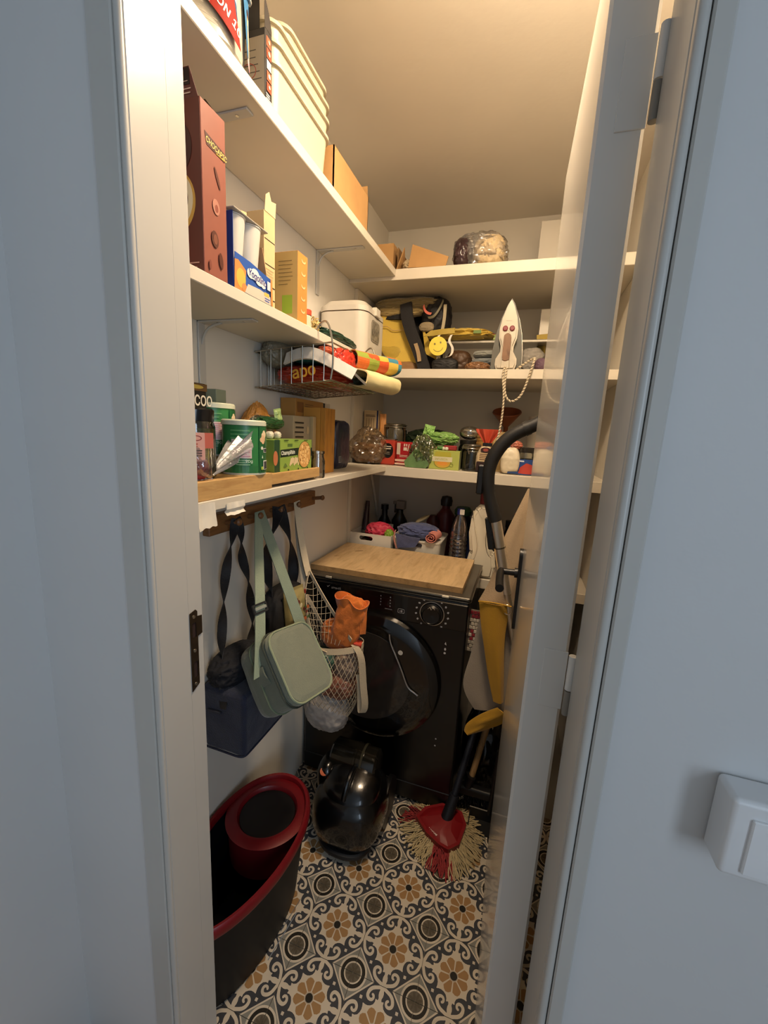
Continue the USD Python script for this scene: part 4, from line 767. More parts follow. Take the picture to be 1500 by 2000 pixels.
# ------------------------------------------------------------------ second back shelf: carrier, iron
Z = 1.6355
def wavy(P0, n1=20, n2=12, amp=.004, fq=20, seed=0, th=.002):
    """bilinear patch of four corners with cloth ripples"""
    a, b, c, d = [A(p, float) for p in P0]; G = np.zeros((n1, n2, 3)); nn = np.cross(b - a, d - a); nn /= np.linalg.norm(nn)
    for i, u in enumerate(np.linspace(0, 1, n1)):
        for j, v in enumerate(np.linspace(0, 1, n2)):
            p = a * (1 - u) * (1 - v) + b * u * (1 - v) + c * u * v + d * (1 - u) * v
            G[i, j] = p + nn * (mk.fbm(p * fq + seed, 3, seed) - .5) * 2 * amp
    return sheet(G, th)
YEL = M('#d8b84a', .6, sheen=.3, bump=.25, bs=300, var=.05)
KHAKI = M('#7c6c44', .75, sheen=.3, bump=.3, bs=200, var=.1)
WEB = M('#1b1a1d', .7, bump=.4, bs=260)
BEIGE = M('#a38b68', .7, bump=.3, bs=200)
t = thing('baby_carrier', 'yellow and black padded baby carrier with beige webbing on the second back shelf', 'baby carrier', (-.1, 1.13, Z))
part(t, 'lining', blob((-.115, 1.22, Z + .155), (.15, .085, .154), 101, .15, 2.2, 3.2, flat=1), M('#141214', .8, bump=.4, bs=60))
part(t, 'hood', blob((-.100, 1.13, Z + .292), (.155, .085, .032), 103, .25, 2.4, 3), KHAKI)
part(t, 'hood_fold', blob((-.13, 1.075, Z + .262), (.105, .03, .020), 104, .3, 2.6), M('#a58f5a', .75, sheen=.3, bump=.3, bs=200))
part(t, 'front_panel', ext(Polygon([(-.155, .228), (-.115, .246), (-.06, .246), (-.012, .238), (.004, .18), (.035, .10), (.045, .055), (.028, .020), (-.01, .018), (-.035, .03), (-.075, .055), (-.105, .09), (-.125, .13), (-.14, .19)]).buffer(.006).buffer(-.002), .022, fr((-.085, 1.062, Z), (1, 0, 0), (0, .10, 1))), YEL)
part(t, 'panel_piping', tube(curve([(-.215, 1.046, Z + .195), (-.185, 1.046, Z + .200), (-.165, 1.047, Z + .192), (-.155, 1.047, Z + .184), (-.12, 1.047, Z + .183), (-.08, 1.047, Z + .184)], 30), .002, 6), M('#c9a864', .6))
part(t, 'piping', tube(curve([(-.225, 1.045, Z + .165), (-.210, 1.042, Z + .12), (-.195, 1.04, Z + .09), (-.165, 1.039, Z + .058), (-.125, 1.038, Z + .030), (-.115, 1.038, Z + .022)], 30), .0035, 6), M('#5a4a2a', .7))
part(t, 'lower_panel', blob((-.175, 1.08, Z + .064), (.085, .035, .0635), 105, .12, 2, 3.4, flat=1), M('#b89c38', .6, sheen=.3, bump=.3, bs=250, var=.08))
part(t, 'waist_tab', blob((-.085, 1.045, Z + .026), (.052, .016, .0255), 106, .2, 2.2, flat=1), M('#8d6a42', .6))
part(t, 'top_band', wavy([(-.19, 1.062, Z + .232), (-.085, 1.040, Z + .222), (-.085, 1.05, Z + .282), (-.165, 1.072, Z + .280)], 16, 8, .004, 20, 3, .010), WEB)
part(t, 'shoulder_strap', ribbon([(-.095, 1.035, Z + .285), (-.080, 1.020, Z + .22), (-.052, 1.015, Z + .15), (-.022, 1.010, Z + .09), (.004, 1.008, Z + .03), (.012, 1.008, Z + .004)], [(1, -.1, .2)], .052, .010), WEB)
part(t, 'strap_tab', ribbon([(-.035, 1.004, Z + .118), (-.020, 1.001, Z + .08), (-.012, .999, Z + .045)], [(1, 0, .25)], .016, .003), BEIGE)
part(t, 'strap_pad', blob((.025, 1.11, Z + .235), (.062, .06, .085), 107, .25, 2.4), M('#121114', .6, bump=.4, bs=80))
part(t, 'coral_tag', ribbon([(-.018, 1.035, Z + .275), (-.010, 1.031, Z + .255), (.004, 1.030, Z + .243), (.018, 1.03, Z + .240)], [(.6, 0, 1)], .010, .002), M('#cf6a58', .5))
part(t, 'grey_webbing', ribbon([(.006, 1.03, Z + .225), (.030, 1.024, Z + .228), (.052, 1.03, Z + .26), (.062, 1.045, Z + .295)], [(.5, 0, -1)], .010, .002), M('#6f6a52', .6))
part(t, 'beige_webbing', ribbon([(.074, 1.035, Z + .275), (.075, 1.025, Z + .21), (.068, 1.022, Z + .15), (.062, 1.022, Z + .10), (.060, 1.02, Z + .02)], [(1, 0, 0)], .013, .002), M('#a79c80', .6))
part(t, 'side_buckle', blob((.0, 1.035, Z + .190), (.030, .010, .018), 108, .3, 2.2), M('#8b7c60', .6))
part(t, 'yellow_side', wavy([(-.018, 1.04, Z + .19), (.045, 1.04, Z + .09), (.05, 1.05, Z + .06), (.0, 1.05, Z + .085)], 12, 6, .003, 20, 4, .004), YEL)
# metal wire stand with a folded yellow bag
t = thing('metal_rack', 'grey metal rack with a flat top behind the iron', 'rack', (.24, 1.12, Z))
part(t, 'rack_top', bx(.055, .50, 1.02, 1.13, Z + .118, Z + .130, .003), M('#a7a296', .35, .6))
for x in (.065, .488):
    for y in (1.03, 1.118): part(t, 'leg', cyl((x, y, Z), (x, y, Z + .1185), .006, 12), M('#8f8a80', .35, .8))
t = thing('yellow_cloth_bag', 'folded mustard yellow cloth bag lying on the metal rack', 'cloth bag', (.13, 1.03, Z + .13))
part(t, 'bag_body', blob((.145, 1.055, Z + .1535), (.125, .065, .0225), 111, .45, 2.2, 2.6, flat=.99), M('#b89c34', .65, sheen=.3, bump=.4, bs=90, var=.15, vs=20))
part(t, 'folded_end', wavy([(.0, .995, Z + .142), (.13, .985, Z + .150), (.13, .985, Z + .172), (.03, .995, Z + .165)], 14, 8, .006, 25, 5, .004), M('#a8923c', .65, bump=.4, bs=90))
part(t, 'green_label', bx(.205, .235, .982, .984, Z + .148, Z + .160), M('#5f7a34', .5))
for x in (.068, .118): part(t, 'white_tape', ribbon([(x, .985, Z + .145), (x - .006, .982, Z + .12), (x + .008, .982, Z + .095), (x + .002, .984, Z + .066), (x - .018 if x > .1 else x, .986, Z + .060)], [(1, 0, .2)], .010, .0012), M('#d9d4c8', .6))
t = thing('smiley_tag', 'round yellow tag with a smiling face hanging before the metal rack', 'tag', (.068, .975, Z + .095))
sf = fr((.068, .975, Z + .1000), (1, .12, .18), (-.15, .1, 1))
part(t, 'tag_disc', ext(ell(0, 0, .036, .038), .003, sf), M('#d9c22c', .4))
decal(t, 'face', sf, [(ell(-.012, .010, .0035, .0045), '#6d6420'), (ell(.012, .012, .0035, .0045), '#6d6420'), (ell(0, -.004, .021, .019).difference(ell(0, -.004, .0185, .0165)).intersection(sbox(-.03, -.03, .03, -.009)), '#8a7f22')], lift=.0033)
part(t, 'cord', tube(curve([(.068, .976, Z + .062), (.066, .978, Z + .04), (.070, .98, Z + .01), (.068, .982, Z + .002)], 14), .0016, 6), M('#a89b88', .6))
single('rubber_toy', 'small red rubber toy at the back of the metal rack', 'toy', blob((.262, 1.105, Z + .1515), (.026, .02, .021), 113, .2, 2, sub=3), M('#9a2f2a', .4, var=.4, vs=35))
single('knitted_ball', 'pale green knitted ball on the metal rack beside the iron', 'ball', blob((.280, 1.085, Z + .147), (.018, .018, .0165), 115, .3, 2.4, sub=3), M('#8fa25a', .5, var=.4, vs=60))
t = thing('folded_towel', 'roll of blue-grey towelling under the metal rack', 'towel', (.25, 1.06, Z))
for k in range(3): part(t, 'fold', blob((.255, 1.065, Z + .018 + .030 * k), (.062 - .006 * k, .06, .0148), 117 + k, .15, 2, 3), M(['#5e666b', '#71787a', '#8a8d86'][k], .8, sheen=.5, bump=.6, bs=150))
single('brown_leather_bag', 'dark brown leather pouch under the metal rack', 'pouch', blob((.145, 1.06, Z + .048), (.052, .05, .0475), 121, .2, 2.2, flat=1), M('#49331f', .5, bump=.4, bs=70, var=.2))
single('black_camera_bag', 'small black padded bag in front of the brown leather pouch', 'bag', blob((.10, .985, Z + .027), (.052, .03, .0265), 123, .2, 2.2, 3, flat=1), M('#0f0f11', .6, bump=.5, bs=120))
single('copper_wrapper', 'crumpled copper and brown wrapper lying left of the iron', 'wrapper', blob((.235, .965, Z + .018), (.045, .03, .0175), 125, .5, 2.4, 2.2, flat=1), M('#7d5a3c', .35, bump=.6, bs=40, var=.4, vs=30))
t = thing('steam_iron', 'white and grey steam iron standing upright with a brown grip', 'iron', (.342, .955, Z))
so = [(0, .270), (.013, .250), (.033, .200), (.048, .145), (.056, .088), (.059, .04), (.058, .012), (.055, .002)]
sole = Polygon([(-x, y) for x, y in so[::-1]] + so[1:]).buffer(0)
IF = fr((.342, .985, Z), (1, 0, .0), (0, .03, 1))
part(t, 'soleplate', ext(sole, .006, IF, -.006), M('#d4cfc4', .25, .7))
part(t, 'skirt', ext(affinity.scale(sole, .965, .985, origin=(0, .08)), .022, IF, 0.0), M('#5b5a52', .4))
hull_ = [(0, .252), (.010, .234), (.025, .190), (.032, .15), (.031, .118), (.022, .09), (.022, .068), (.037, .042), (.038, .022), (.032, .004)]
hp = Polygon([(-x, y) for x, y in hull_[::-1]] + hull_[1:]).buffer(.002)
part(t, 'housing', cat_([ext(hp, .024, IF, .0215), ext(hp.buffer(-.006), .010, IF, .0450)]), M('#c6bead', .25, coat=.3))
part(t, 'grip', tf(hullm(np.vstack([np.c_[A(rr(-.013, .030, .013, .125, .010).exterior.coords) * [1, 1], np.full(len(rr(-.013, .030, .013, .125, .010).exterior.coords), z)] for z in (.05, .082)] + [[(0, .02, .074), (0, .13, .074)]])), IF), wood('#7d5a3e', '#5c3d27', (6, 6, 2), 9, .45))
part(t, 'grip_foot', tf(hullm([(-.020, .002, .04), (.020, .002, .04), (-.016, .032, .04), (.016, .032, .04), (-.014, .004, .078), (.014, .004, .078), (-.013, .03, .080), (.013, .03, .080)]), IF), M('#c6bead', .25))
part(t, 'grip_head', tf(hullm([(-.013, .120, .04), (.013, .120, .04), (0, .150, .04), (-.012, .118, .080), (.012, .118, .080), (0, .138, .072)]), IF), M('#c6bead', .25))
for s in (-1, 1): b_ = part(t, 'button', tf(lathe([(0, 0), (.0095, 0), (.0095, .005), (.007, .007), (0, .007)], 22), fr(IF[:3, 3] + IF[:3, 0] * .0125 * s + IF[:3, 1] * .150 + IF[:3, 2] * .0545, (1, 0, 0), (0, .03, 1))), M('#7d2f36', .3)); b_
decal(t, 'mark', IF, [(lines(-.012, .176, .024, .006, 1, 2, .3, .1), '#b7afa0'), (txt('i', .006, -.001, .163), '#b39a8c')], lift=.0556)
# braided cord of the iron
def rope(label, P, n=420, R=.0028):
    C = curve(P, n); L = np.r_[0, np.cumsum(np.linalg.norm(np.diff(C, axis=0), axis=1))]
    tt = np.gradient(C, axis=0); tt /= np.linalg.norm(tt, axis=1, keepdims=True); u = np.cross(tt, [.3, 1, .2]); u /= np.linalg.norm(u, axis=1, keepdims=True); w = np.cross(tt, u)
    t = thing('braided_cord', label, 'cord', C[0])
    for k, colr in enumerate(['#cbbfa6', '#cbbfa6', '#4a3626']):
        a = L / .012 * 2 * PI + k * 2 * PI / 3
        part(t, 'strand', tube(C + R * .62 * (np.cos(a)[:, None] * u + np.sin(a)[:, None] * w), R * (.9 if k < 2 else .62), 6), M(colr, .7, bump=.3, bs=300), label=None if k < 2 else 'brown fleck strand')
rope('cream braided cord of the iron hanging straight down past the shelves', [(.345, .900, Z + .010), (.340, .885, Z - .020), (.348, .878, Z - .075), (.353, .872, 1.49), (.348, .865, 1.40), (.333, .855, 1.31), (.326, .850, 1.25), (.330, .848, 1.19), (.3420, .848, 1.135), (.3390, .848, 1.118)])
rope('cream braided cord hanging in a loop below the second back shelf', [(.352, .900, Z + .004), (.350, .885, Z - .03), (.357, .876, Z - .095), (.378, .874, Z - .118), (.405, .874, Z - .105), (.425, .876, Z - .06), (.438, .882, Z - .005), (.446, .892, Z + .030), (.440, .93, Z + .042), (.405, .945, Z + .022), (.385, .95, Z + .006)])
single('grey_cloth_bundle', 'grey cloth bundle lying right of the iron under the rack', 'cloth', blob((.435, 1.07, Z + .052), (.050, .05, .0515), 127, .3, 2.2, flat=1), M('#8d8880', .8, bump=.5, bs=90))
single('violet_pouch', 'small violet pouch at the right end of the second back shelf', 'pouch', blob((.475, .985, Z + .026), (.026, .03, .0255), 129, .2, 2.2, flat=1), M('#5d4656', .7))
t = carton('white_carton', 'tall white cardboard carton at the right end of the second back shelf', .452, .56, 1.14, 1.32, Z, Z + .27, WHITE, open_=False)
single('yellow_sleeve', 'yellow ochre cloth sleeve leaning on the tall white carton', 'cloth', pouch(.08, .17, .03, 11, fr((.502, 1.095, Z), (1, .1, .1), (0, .1, 1)), .006), M('#a08a3c', .7))

# ------------------------------------------------------------------ lowest back shelf: cleaning things
Z = .7855
t = thing('white_crate', 'white plastic crate with an oval handle hole at the left end of the low shelf', 'crate', (-.185, 1.08, Z))
fp = sbox(-.284, Z, -.084, .918).difference(affinity.translate(rr(-.033, -.010, .033, .010, .0099), -.205, .896))
part(t, 'front_wall', ext(fp, .004, fr((0, .966, 0), (1, 0, 0), (0, 0, 1)).astype(float)), M('#d8d4cb', .4))
part(t, 'crate_walls', cat_([bx(-.284, -.280, .967, 1.22, Z, .918), bx(-.088, -.084, .967, 1.22, Z, .918), bx(-.284, -.084, 1.216, 1.22, Z, .918), bx(-.284, -.084, .967, 1.22, Z, Z + .004)]), M('#d8d4cb', .4))
single('pink_net_bag', 'bright pink crumpled net bag in the white crate', 'bag', blob((-.165, 1.04, .915), (.065, .045, .042), 131, .5, 2.4, 2.2), M('#c0364f', .5, bump=.7, bs=60, var=.25, vs=30))
single('green_wrapper', 'glossy light green wrapper at the right end of the white crate', 'wrapper', blob((-.105, 1.00, .912), (.020, .025, .030), 133, .5, 2.4, 2.2), M('#7a9a36', .3, bump=.7, bs=50, coat=.4, var=.3))
single('brown_cloths', 'dark brown cloths bundled inside the white crate', 'cloths', blob((-.185, 1.09, .838), (.085, .10, .045), 135, .2, 2.4), M('#3d3026', .8, bump=.5, bs=60, var=.3))
single('dark_bottle', 'dark violet bottle leaning in the left corner of the low shelf', 'bottle', cyl((-.262, 1.10, .90), (-.268, 1.14, 1.04), .018, 18, .010), M('#2a1720', .3))
def bottle(name, label, c, prof, mat, cap=None, capm=None, n=26, more=()):
    t = thing(name, label, 'bottle', c); part(t, 'bottle_body', lathe(prof, n, c), mat)
    if cap is not None: part(t, 'cap', lathe(cap, n, c), capm)
    for nm, ms, ma in more: part(t, nm, ms, ma)
    return t
bottle('spray_bottle', 'dark spray bottle with a pale trigger head behind the pink net bag', (-.13, 1.25, Z), [(0, 0), (.04, 0), (.04, .15), (.018, .19), (.018, .21), (0, .21)], M('#10130f', .3), None, None, 24, [('trigger_head', cat_([rbx(-.15, -.10, 1.235, 1.265, Z + .21, Z + .255, .006), bx(-.165, -.15, 1.24, 1.26, Z + .235, Z + .25)]), M('#77716a', .4)), ('trigger', bx(-.158, -.152, 1.243, 1.257, Z + .19, Z + .236), BLACK)])
bottle('black_spray_bottle', 'black spray bottle standing left of the pale headed one', (-.215, 1.26, Z), [(0, 0), (.035, 0), (.035, .13), (.015, .17), (.015, .2), (.02, .2), (.02, .225), (0, .225)], M('#0e0f0e', .35))
t = thing('white_bin', 'white plastic bin with a dark slot handle under the blue cloth', 'bin', (.02, 1.05, Z))
b, r = tub(-.080, .142, .966, 1.20, Z, .128, .003, .012); part(t, 'bin_body', b, M('#dad6cc', .4)); part(t, 'rim', r, M('#dad6cc', .4))
part(t, 'handle_slot', ext(rr(-.015, .887, .06, .902, .007), .001, fr((0, .9675, 0), (1, 0, 0), (0, 0, 1))), M('#2c2a33', .7))  # slot is a dark plate, the shade of the opening in its colour
t = thing('blue_cloth', 'denim blue cloth with a pink hem folded over the white bin', 'cloth', (.02, 1.0, .914))
part(t, 'cloth_fold', blob((.028, 1.02, .948), (.088, .055, .033), 137, .4, 2.2, 2.4, flat=1), M('#46507c', .85, sheen=.4, bump=.5, bs=300, var=.1, vs=60))
part(t, 'front_drape', wavy([(-.062, .958, .938), (.055, .952, .930), (.032, .957, .886), (-.050, .960, .872)], 20, 12, .008, 16, 8, .004), M('#4a5480', .85, sheen=.4, bump=.5, bs=300, var=.1, vs=60))
part(t, 'hem', ribbon([(-.062, .955, .955), (-.067, .954, .92), (-.058, .955, .884), (-.052, .956, .870)], [(1, 0, .2)], .006, .003), M('#b87f78', .7))
t = thing('pink_roll', 'salmon pink rolled sponge cloth at the right end of the blue cloth', 'cloth roll', (.10, .98, .915))
a = np.linspace(0, 2.3 * 2 * PI, 60); sp_ = np.stack([(.006 + .0016 * a) * np.cos(a), (.006 + .0016 * a) * np.sin(a)], 1)
G = np.stack([np.stack([.098 + sp_[:, 0] * .95 + .012 * q, np.full(60, .952 + .07 * q), .936 + sp_[:, 1] * .8 + .004 * q], 1) for q in np.linspace(0, 1, 8)], 1)
part(t, 'rolled_sheet', sheet(G, .0026), M('#cf8478', .8, bump=.4, bs=140, var=.05))
single('scrub_brush', 'pale oval brush back lying on the blue cloth', 'brush', tf(blob((0, 0, 0), (.036, .020, .0085), 139, .05, 2, 2.4, sub=3), fr((.035, 1.055, .997), (.8, .3, .5), (-.3, 1, 0))), M('#9a8f73', .6))
t = bottle('red_bottle', 'dark red bottle with a black cap at the back of the low shelf', (.105, 1.27, Z), [(0, 0), (.045, 0), (.048, .1), (.045, .2), (.02, .235), (.02, .25), (0, .25)], M('#5a1a22', .35), [(0, .25), (.028, .25), (.03, .275), (.024, .295), (0, .30)], M('#141114', .3))
t = bottle('maroon_jug', 'small maroon bottle next to the dark red bottle', (.05, 1.24, Z), [(0, 0), (.035, 0), (.038, .08), (.033, .17), (.016, .2), (0, .2)], M('#4a1a1e', .4))
t = bottle('navy_bottle', 'dark navy bottle with a green cap behind the clear water bottle', (.20, 1.20, Z), [(0, 0), (.05, 0), (.052, .12), (.045, .2), (.03, .225), (0, .225)], M('#12162a', .3), [(0, .225), (.04, .225), (.042, .245), (.03, .262), (0, .265)], M('#2f5a38', .4))
t = bottle('blue_bottle', 'white capped blue bottle behind the detergent bottle', (.265, 1.16, Z), [(0, 0), (.032, 0), (.033, .15), (.02, .18), (.02, .2), (0, .2)], M('#1b2d5c', .3), [(0, .2), (.022, .2), (.022, .245), (0, .245)], M('#8f9096', .4))
c = (.214, 1.005, Z)
pr = [(0, 0), (.036, 0)]
for k in range(9): pr += [(.037, .004 + .018 * k), (.0385, .010 + .018 * k), (.0345, .018 + .018 * k)]
pr += [(.036, .18), (.034, .205), (.022, .245), (.0135, .258), (.0135, .272)]
t = bottle('water_bottle', 'ribbed clear plastic water bottle with a dark blue and white cap', c, pr, film('#e9e6f2', .16, .05, .2), [(0, .262), (.0165, .262), (.0165, .286), (.0150, .288), (0, .288)], M('#27307c', .35), 36)
part(t, 'white_seal', ext(rr(-.003, .264, .0165, .287, .002), .003, fr((.216, .9865, Z), (1, -.1, 0), (0, 0, 1))), M('#e0ddd4', .5))
part(t, 'water', lathe([(0, .002), (.033, .002), (.033, .06), (0, .06)], 28, c), film('#b9bcc2', .05, .05, .0))
t = thing('detergent_bottle', 'big white detergent bottle with a moulded handle and dark red cap', 'bottle', (.318, 1.0, Z))
op = Polygon([(.262, .0), (.374, .0), (.382, .05), (.372, .12), (.384, .19), (.376, .25), (.352, .29), (.332, .318), (.296, .318), (.278, .30), (.264, .26), (.258, .19), (.268, .11), (.256, .05)]).buffer(.012).buffer(-.012)
hole = affinity.rotate(ell(.360, .165, .0125, .052), 8)
F_ = fr((0, 1.035, Z), (1, 0, 0), (0, 0, 1))
sh = op.difference(hole); layers = []
for k, (off, za, zb) in enumerate([(-.014, 0, .008), (-.006, .008, .018), (0, .018, .056), (-.006, .056, .066), (-.014, .066, .074)]): layers.append(ext(sh.buffer(off), zb - za + .0005, F_, za))
man = None
for m_ in layers:
    q = manifold3d.Manifold(manifold3d.Mesh(m_.vertices.astype(np.float32), m_.faces.astype(np.uint32)))
    man = q if man is None else man + q
dm = trimesh.Trimesh(*[np.asarray(x) for x in (man.to_mesh().vert_properties[:, :3], man.to_mesh().tri_verts)], process=True)
v, f = trimesh.remesh.subdivide_to_size(dm.vertices, dm.faces, .012); dm = trimesh.Trimesh(v, f, process=True); trimesh.smoothing.filter_taubin(dm, iterations=12)
part(t, 'bottle_body', dm, M('#e2dac6', .3, var=.02), 50)
part(t, 'waist_fold', tube(curve([(.272, .968, Z + .29), (.285, .960, Z + .22), (.300, .958, Z + .15), (.292, .960, Z + .09), (.272, .964, Z + .03)], 30), .003, 8), M('#d9d0bb', .3))
part(t, 'cap', lathe([(0, .0), (.022, 0), (.023, .035), (.020, .045), (0, .045)], 26, (.314, .998, Z + .319)), M('#6a1c22', .35))
for i, (x, y, h, colr, cap, lab) in enumerate([(.455, 1.12, .27, '#1f2b6a', '#8f2a2a', 'blue bottle with a red top half hidden behind the canvas bag'), (.42, 1.20, .22, '#24252a', '#1a1a1c', 'plain dark bottle behind the chrome vacuum tube'), (.435, 1.03, .15, '#50201f', '#c9c4ba', 'short maroon bottle with a pale silver cap beside the canvas bag'), (.50, 1.18, .24, '#7c1f24', '#7c1f24', 'slim red bottle at the right end of the low shelf')]):
    bottle('cleaner_bottle', lab, (x, y, Z), [(0, 0), (.036, 0), (.037, h * .6), (.018, h * .8), (.018, h * .86), (0, h * .86)], M(colr, .3), [(0, h * .86), (.02, h * .86), (.02, h), (0, h)], M(cap, .35))

# ------------------------------------------------------------------ washing machine
t = thing('washing_machine', 'black front loading washing machine under a wooden board', 'washing machine', (.02, .75, 0))
WB = M('#09090b', .3, coat=.2, var=.05)
part(t, 'machine_body', rbx(-.284, .326, .546, .950, .012, .836, .010), WB)
for x in (-.25, .29):
    for y in (.58, .91): part(t, 'foot', cyl((x, y, 0), (x, y, .016), .018, 14), BLACK)
part(t, 'control_panel', bx(-.282, .324, .538, .550, .732, .828, .003), M('#0a0a0c', .15, coat=.5))
part(t, 'display', bx(-.09, .07, .5368, .5384, .756, .806, .0004), M('#14080a', .08))
part(t, 'top_trim', cat_([bx(-.286, .328, .548, .952, .8365, .850, .003)]), M('#57524a', .3, .5))
part(t, 'lid_edge', tube([(-.286, .546, .846), (.322, .546, .846), (.329, .553, .846), (.329, .95, .846)], .0032, 8), M('#8a8274', .25, .9))
part(t, 'lid_edge', tube([(-.286, .5455, .836), (.322, .5455, .836), (.329, .552, .836), (.329, .95, .836)], .0022, 8), M('#6e675c', .25, .9))
for x in (-.19, .245): part(t, 'lid_clip', bx(x - .012, x + .012, .541, .548, .842, .8495, .001), M('#c9c2b2', .3, .4))
part(t, 'plinth', bx(-.280, .322, .543, .549, .015, .085, .002), M('#09090a', .35))
DC = (.010, .5455, .500)
Wf = lambda m: tf(m, fr(DC, (1, 0, 0), (0, 0, 1)))
dr = part(t, 'door', Wf(lathe([(0, .0), (.242, 0), (.245, .008), (.238, .022), (.215, .034), (.19, .038), (0, .038)], 72)), M('#0a0a0b', .14, coat=.6, var=.04))
gp = Point(-.03, .01).buffer(.170, 24).intersection(Polygon([(-.3, -.3), (.10, -.3), (.168, -.045), (.150, -.010), (.128, .022), (.068, .160), (.062, .19), (-.3, .3)]))
part(dr, 'door_glass', Wf(ext(gp, .006, None, .0365)), M('#302d2b', .10, var=.35, vs=7, coat=.5))
part(dr, 'arc_trim', Wf(tube(curve([(.058, .190, .043), (.062, .165, .0435), (.085, .115, .044), (.118, .045, .044), (.138, .004, .0435), (.160, -.010, .043), (.172, -.018, .042)], 40), .0032, 8)), M('#c9c6c4', .25, .9))
part(dr, 'sticker', Wf(lathe([(0, .0385), (.0085, .0385), (.0085, .0395), (0, .0395)], 24)).apply_translation([.100, -.0, .128]), M('#d8d4cd', .5))
KC = (.205, .5378, .780)
Kf = lambda m: tf(m, fr(KC, (1, 0, 0), (0, 0, 1)))
kn = part(t, 'knob', Kf(lathe([(0, 0), (.038, 0), (.036, .016), (.030, .022), (.028, .020), (0, .018)], 44)), M('#0c0c0e', .2, coat=.4))
part(kn, 'silver_ring', Kf(lathe([(.0400, .0), (.0435, .0), (.0430, .003), (.0405, .003), (.0400, .0)], 56)), METAL)
part(kn, 'pointer', Kf(tube(curve([(-.012, .024, .0225), (-.004, .029, .0228), (0, .022, .023), (.004, .029, .0228), (.012, .024, .0225)], 20), .0012, 6)), METAL)
PFm = fr((-.282, .538, .732), (1, 0, 0), (0, 0, 1))
tick = [(affinity.rotate(rr(-.0035, -.003, .0035, .003, .001), k * 20), '#a9a9ad') for k in range(14)]
tick = [(affinity.translate(g, .487 + .056 * math.cos(a_), .048 + .054 * math.sin(a_)), c_) for (g, c_), a_ in zip(tick, np.linspace(-.9, PI + .9, 14))]
tick = [(g.intersection(sbox(0, .0035, .6, .0935)), c_) for g, c_ in tick]
decal(t, 'panel_print', PFm, tick + [(txt('smartfi', .0085, .108, .076, 0, False), '#8d8d92'), (Polygon([(.090, .084), (.094, .079), (.104, .089), (.094, .083)]), '#9a9aa0'), (Polygon([(.148, .055), (.158, .055), (.153, .066)]), '#8d8d92'), (rr(.366, .030, .390, .046, .004).difference(rr(.3672, .0312, .3888, .0448, .0034)), '#b5b5ba'), (txt('+8', .007, .371, .0345, 0, True), '#c5c5ca'),
    (unary_union([sbox(.300, .046 + .011 * k, .303, .051 + .011 * k) for k in range(4)] + [sbox(.335, .046 + .011 * k, .339, .051 + .011 * k) for k in range(4)]), '#7d7d82'), (lines(.318, .034, .03, .006, 1, 3, .6), '#5d5d62')], MV(.4))
decal(t, 'side_icons', fr((0, .546, 0), (1, 0, 0), (0, 0, 1)), [(ell(.258, .640, .004), '#cfcfd2'), (ell(.2585, .655, .0035, .005), '#cfcfd2'), (Polygon([(.255, .674), (.262, .670), (.259, .683)]), '#cfcfd2'), (ell(.252, .300, .003), '#b9b9bd'), (ell(.251, .272, .003), '#b9b9bd')], lift=.0008)
t = thing('wooden_board', 'light oak laminate board lying on the washing machine', 'board', (.006, .76, .8502))
part(t, 'board_body', bx(-.286, .296, .583, .938, .8502, .8722, .001), wood('#cdaf84', '#b39468', (7, 1.2, 7), 7, .5))
kp = fr((0, 0, .8722), (1, 0, 0), (0, 1, 0))
decal(t, 'knots', kp, [(affinity.rotate(ell(-.185, .83, .020, .0035), 38), '#5d4326'), (affinity.rotate(ell(-.09, .60, .020, .002), 52), '#7a5a34'), (affinity.rotate(ell(-.24, .72, .012, .002), 30), '#7a5a34'), (affinity.rotate(ell(-.02, .86, .010, .0015), 10), '#8a683e')], MV(.5), lift=.0001, step=.00002)
part(t, 'front_edge_band', bx(-.286, .296, .5826, .5832, .8508, .8716), wood('#a9875a', '#86683f', (6, 6, 6), 6, .5))

# ------------------------------------------------------------------ hook rail and hanging bags
t = thing('hook_rail', 'wooden coat hook rail on the wall under the lowest left shelf', 'hook rail', (-.288, .315, 1.10))
part(t, 'rail_board', bx(-.2995, -.2780, .034, .596, 1.103, 1.155, .002), wood('#8a5f36', '#6b4624', (8, 1.2, 8), 9, .5))
HK = M('#7a5230', .45, var=.1)
for y in (.098, .192, .302, .407, .575):
    part(t, 'hook', cat_([cyl((-.2785, y, 1.128), (-.240, y, 1.134), .0065, 14), lathe([(0, 0), (.009, 0), (.010, .005), (.006, .009), (0, .009)], 16).apply_transform(fr((-.241, y, 1.134), (0, 1, 0), (0, 0, 1)))]), HK)
def twist(P, w, turns, ph=0., th=.0024, n=70, base=(0, 1, .1)):
    C = curve(P, n); tt = np.gradient(C, axis=0); tt /= np.linalg.norm(tt, axis=1, keepdims=True)
    b0 = A(base, float); s = []
    for i in range(n):
        a = ph + turns * PI * i / (n - 1); u = b0 - tt[i] * (b0 @ tt[i]); u /= np.linalg.norm(u); s.append(u * math.cos(a) + np.cross(tt[i], u) * math.sin(a))
    s = A(s); return sheet(np.stack([C - s * w / 2, C, C + s * w / 2], 1), th)
NAVY = M('#171f36', .9, sheen=.3, bump=.5, bs=300, var=.2, vs=90)
t = thing('navy_bag', 'dark navy denim cooler bag hanging low at the wall by twisted black straps', 'bag', (-.21, .06, .52))
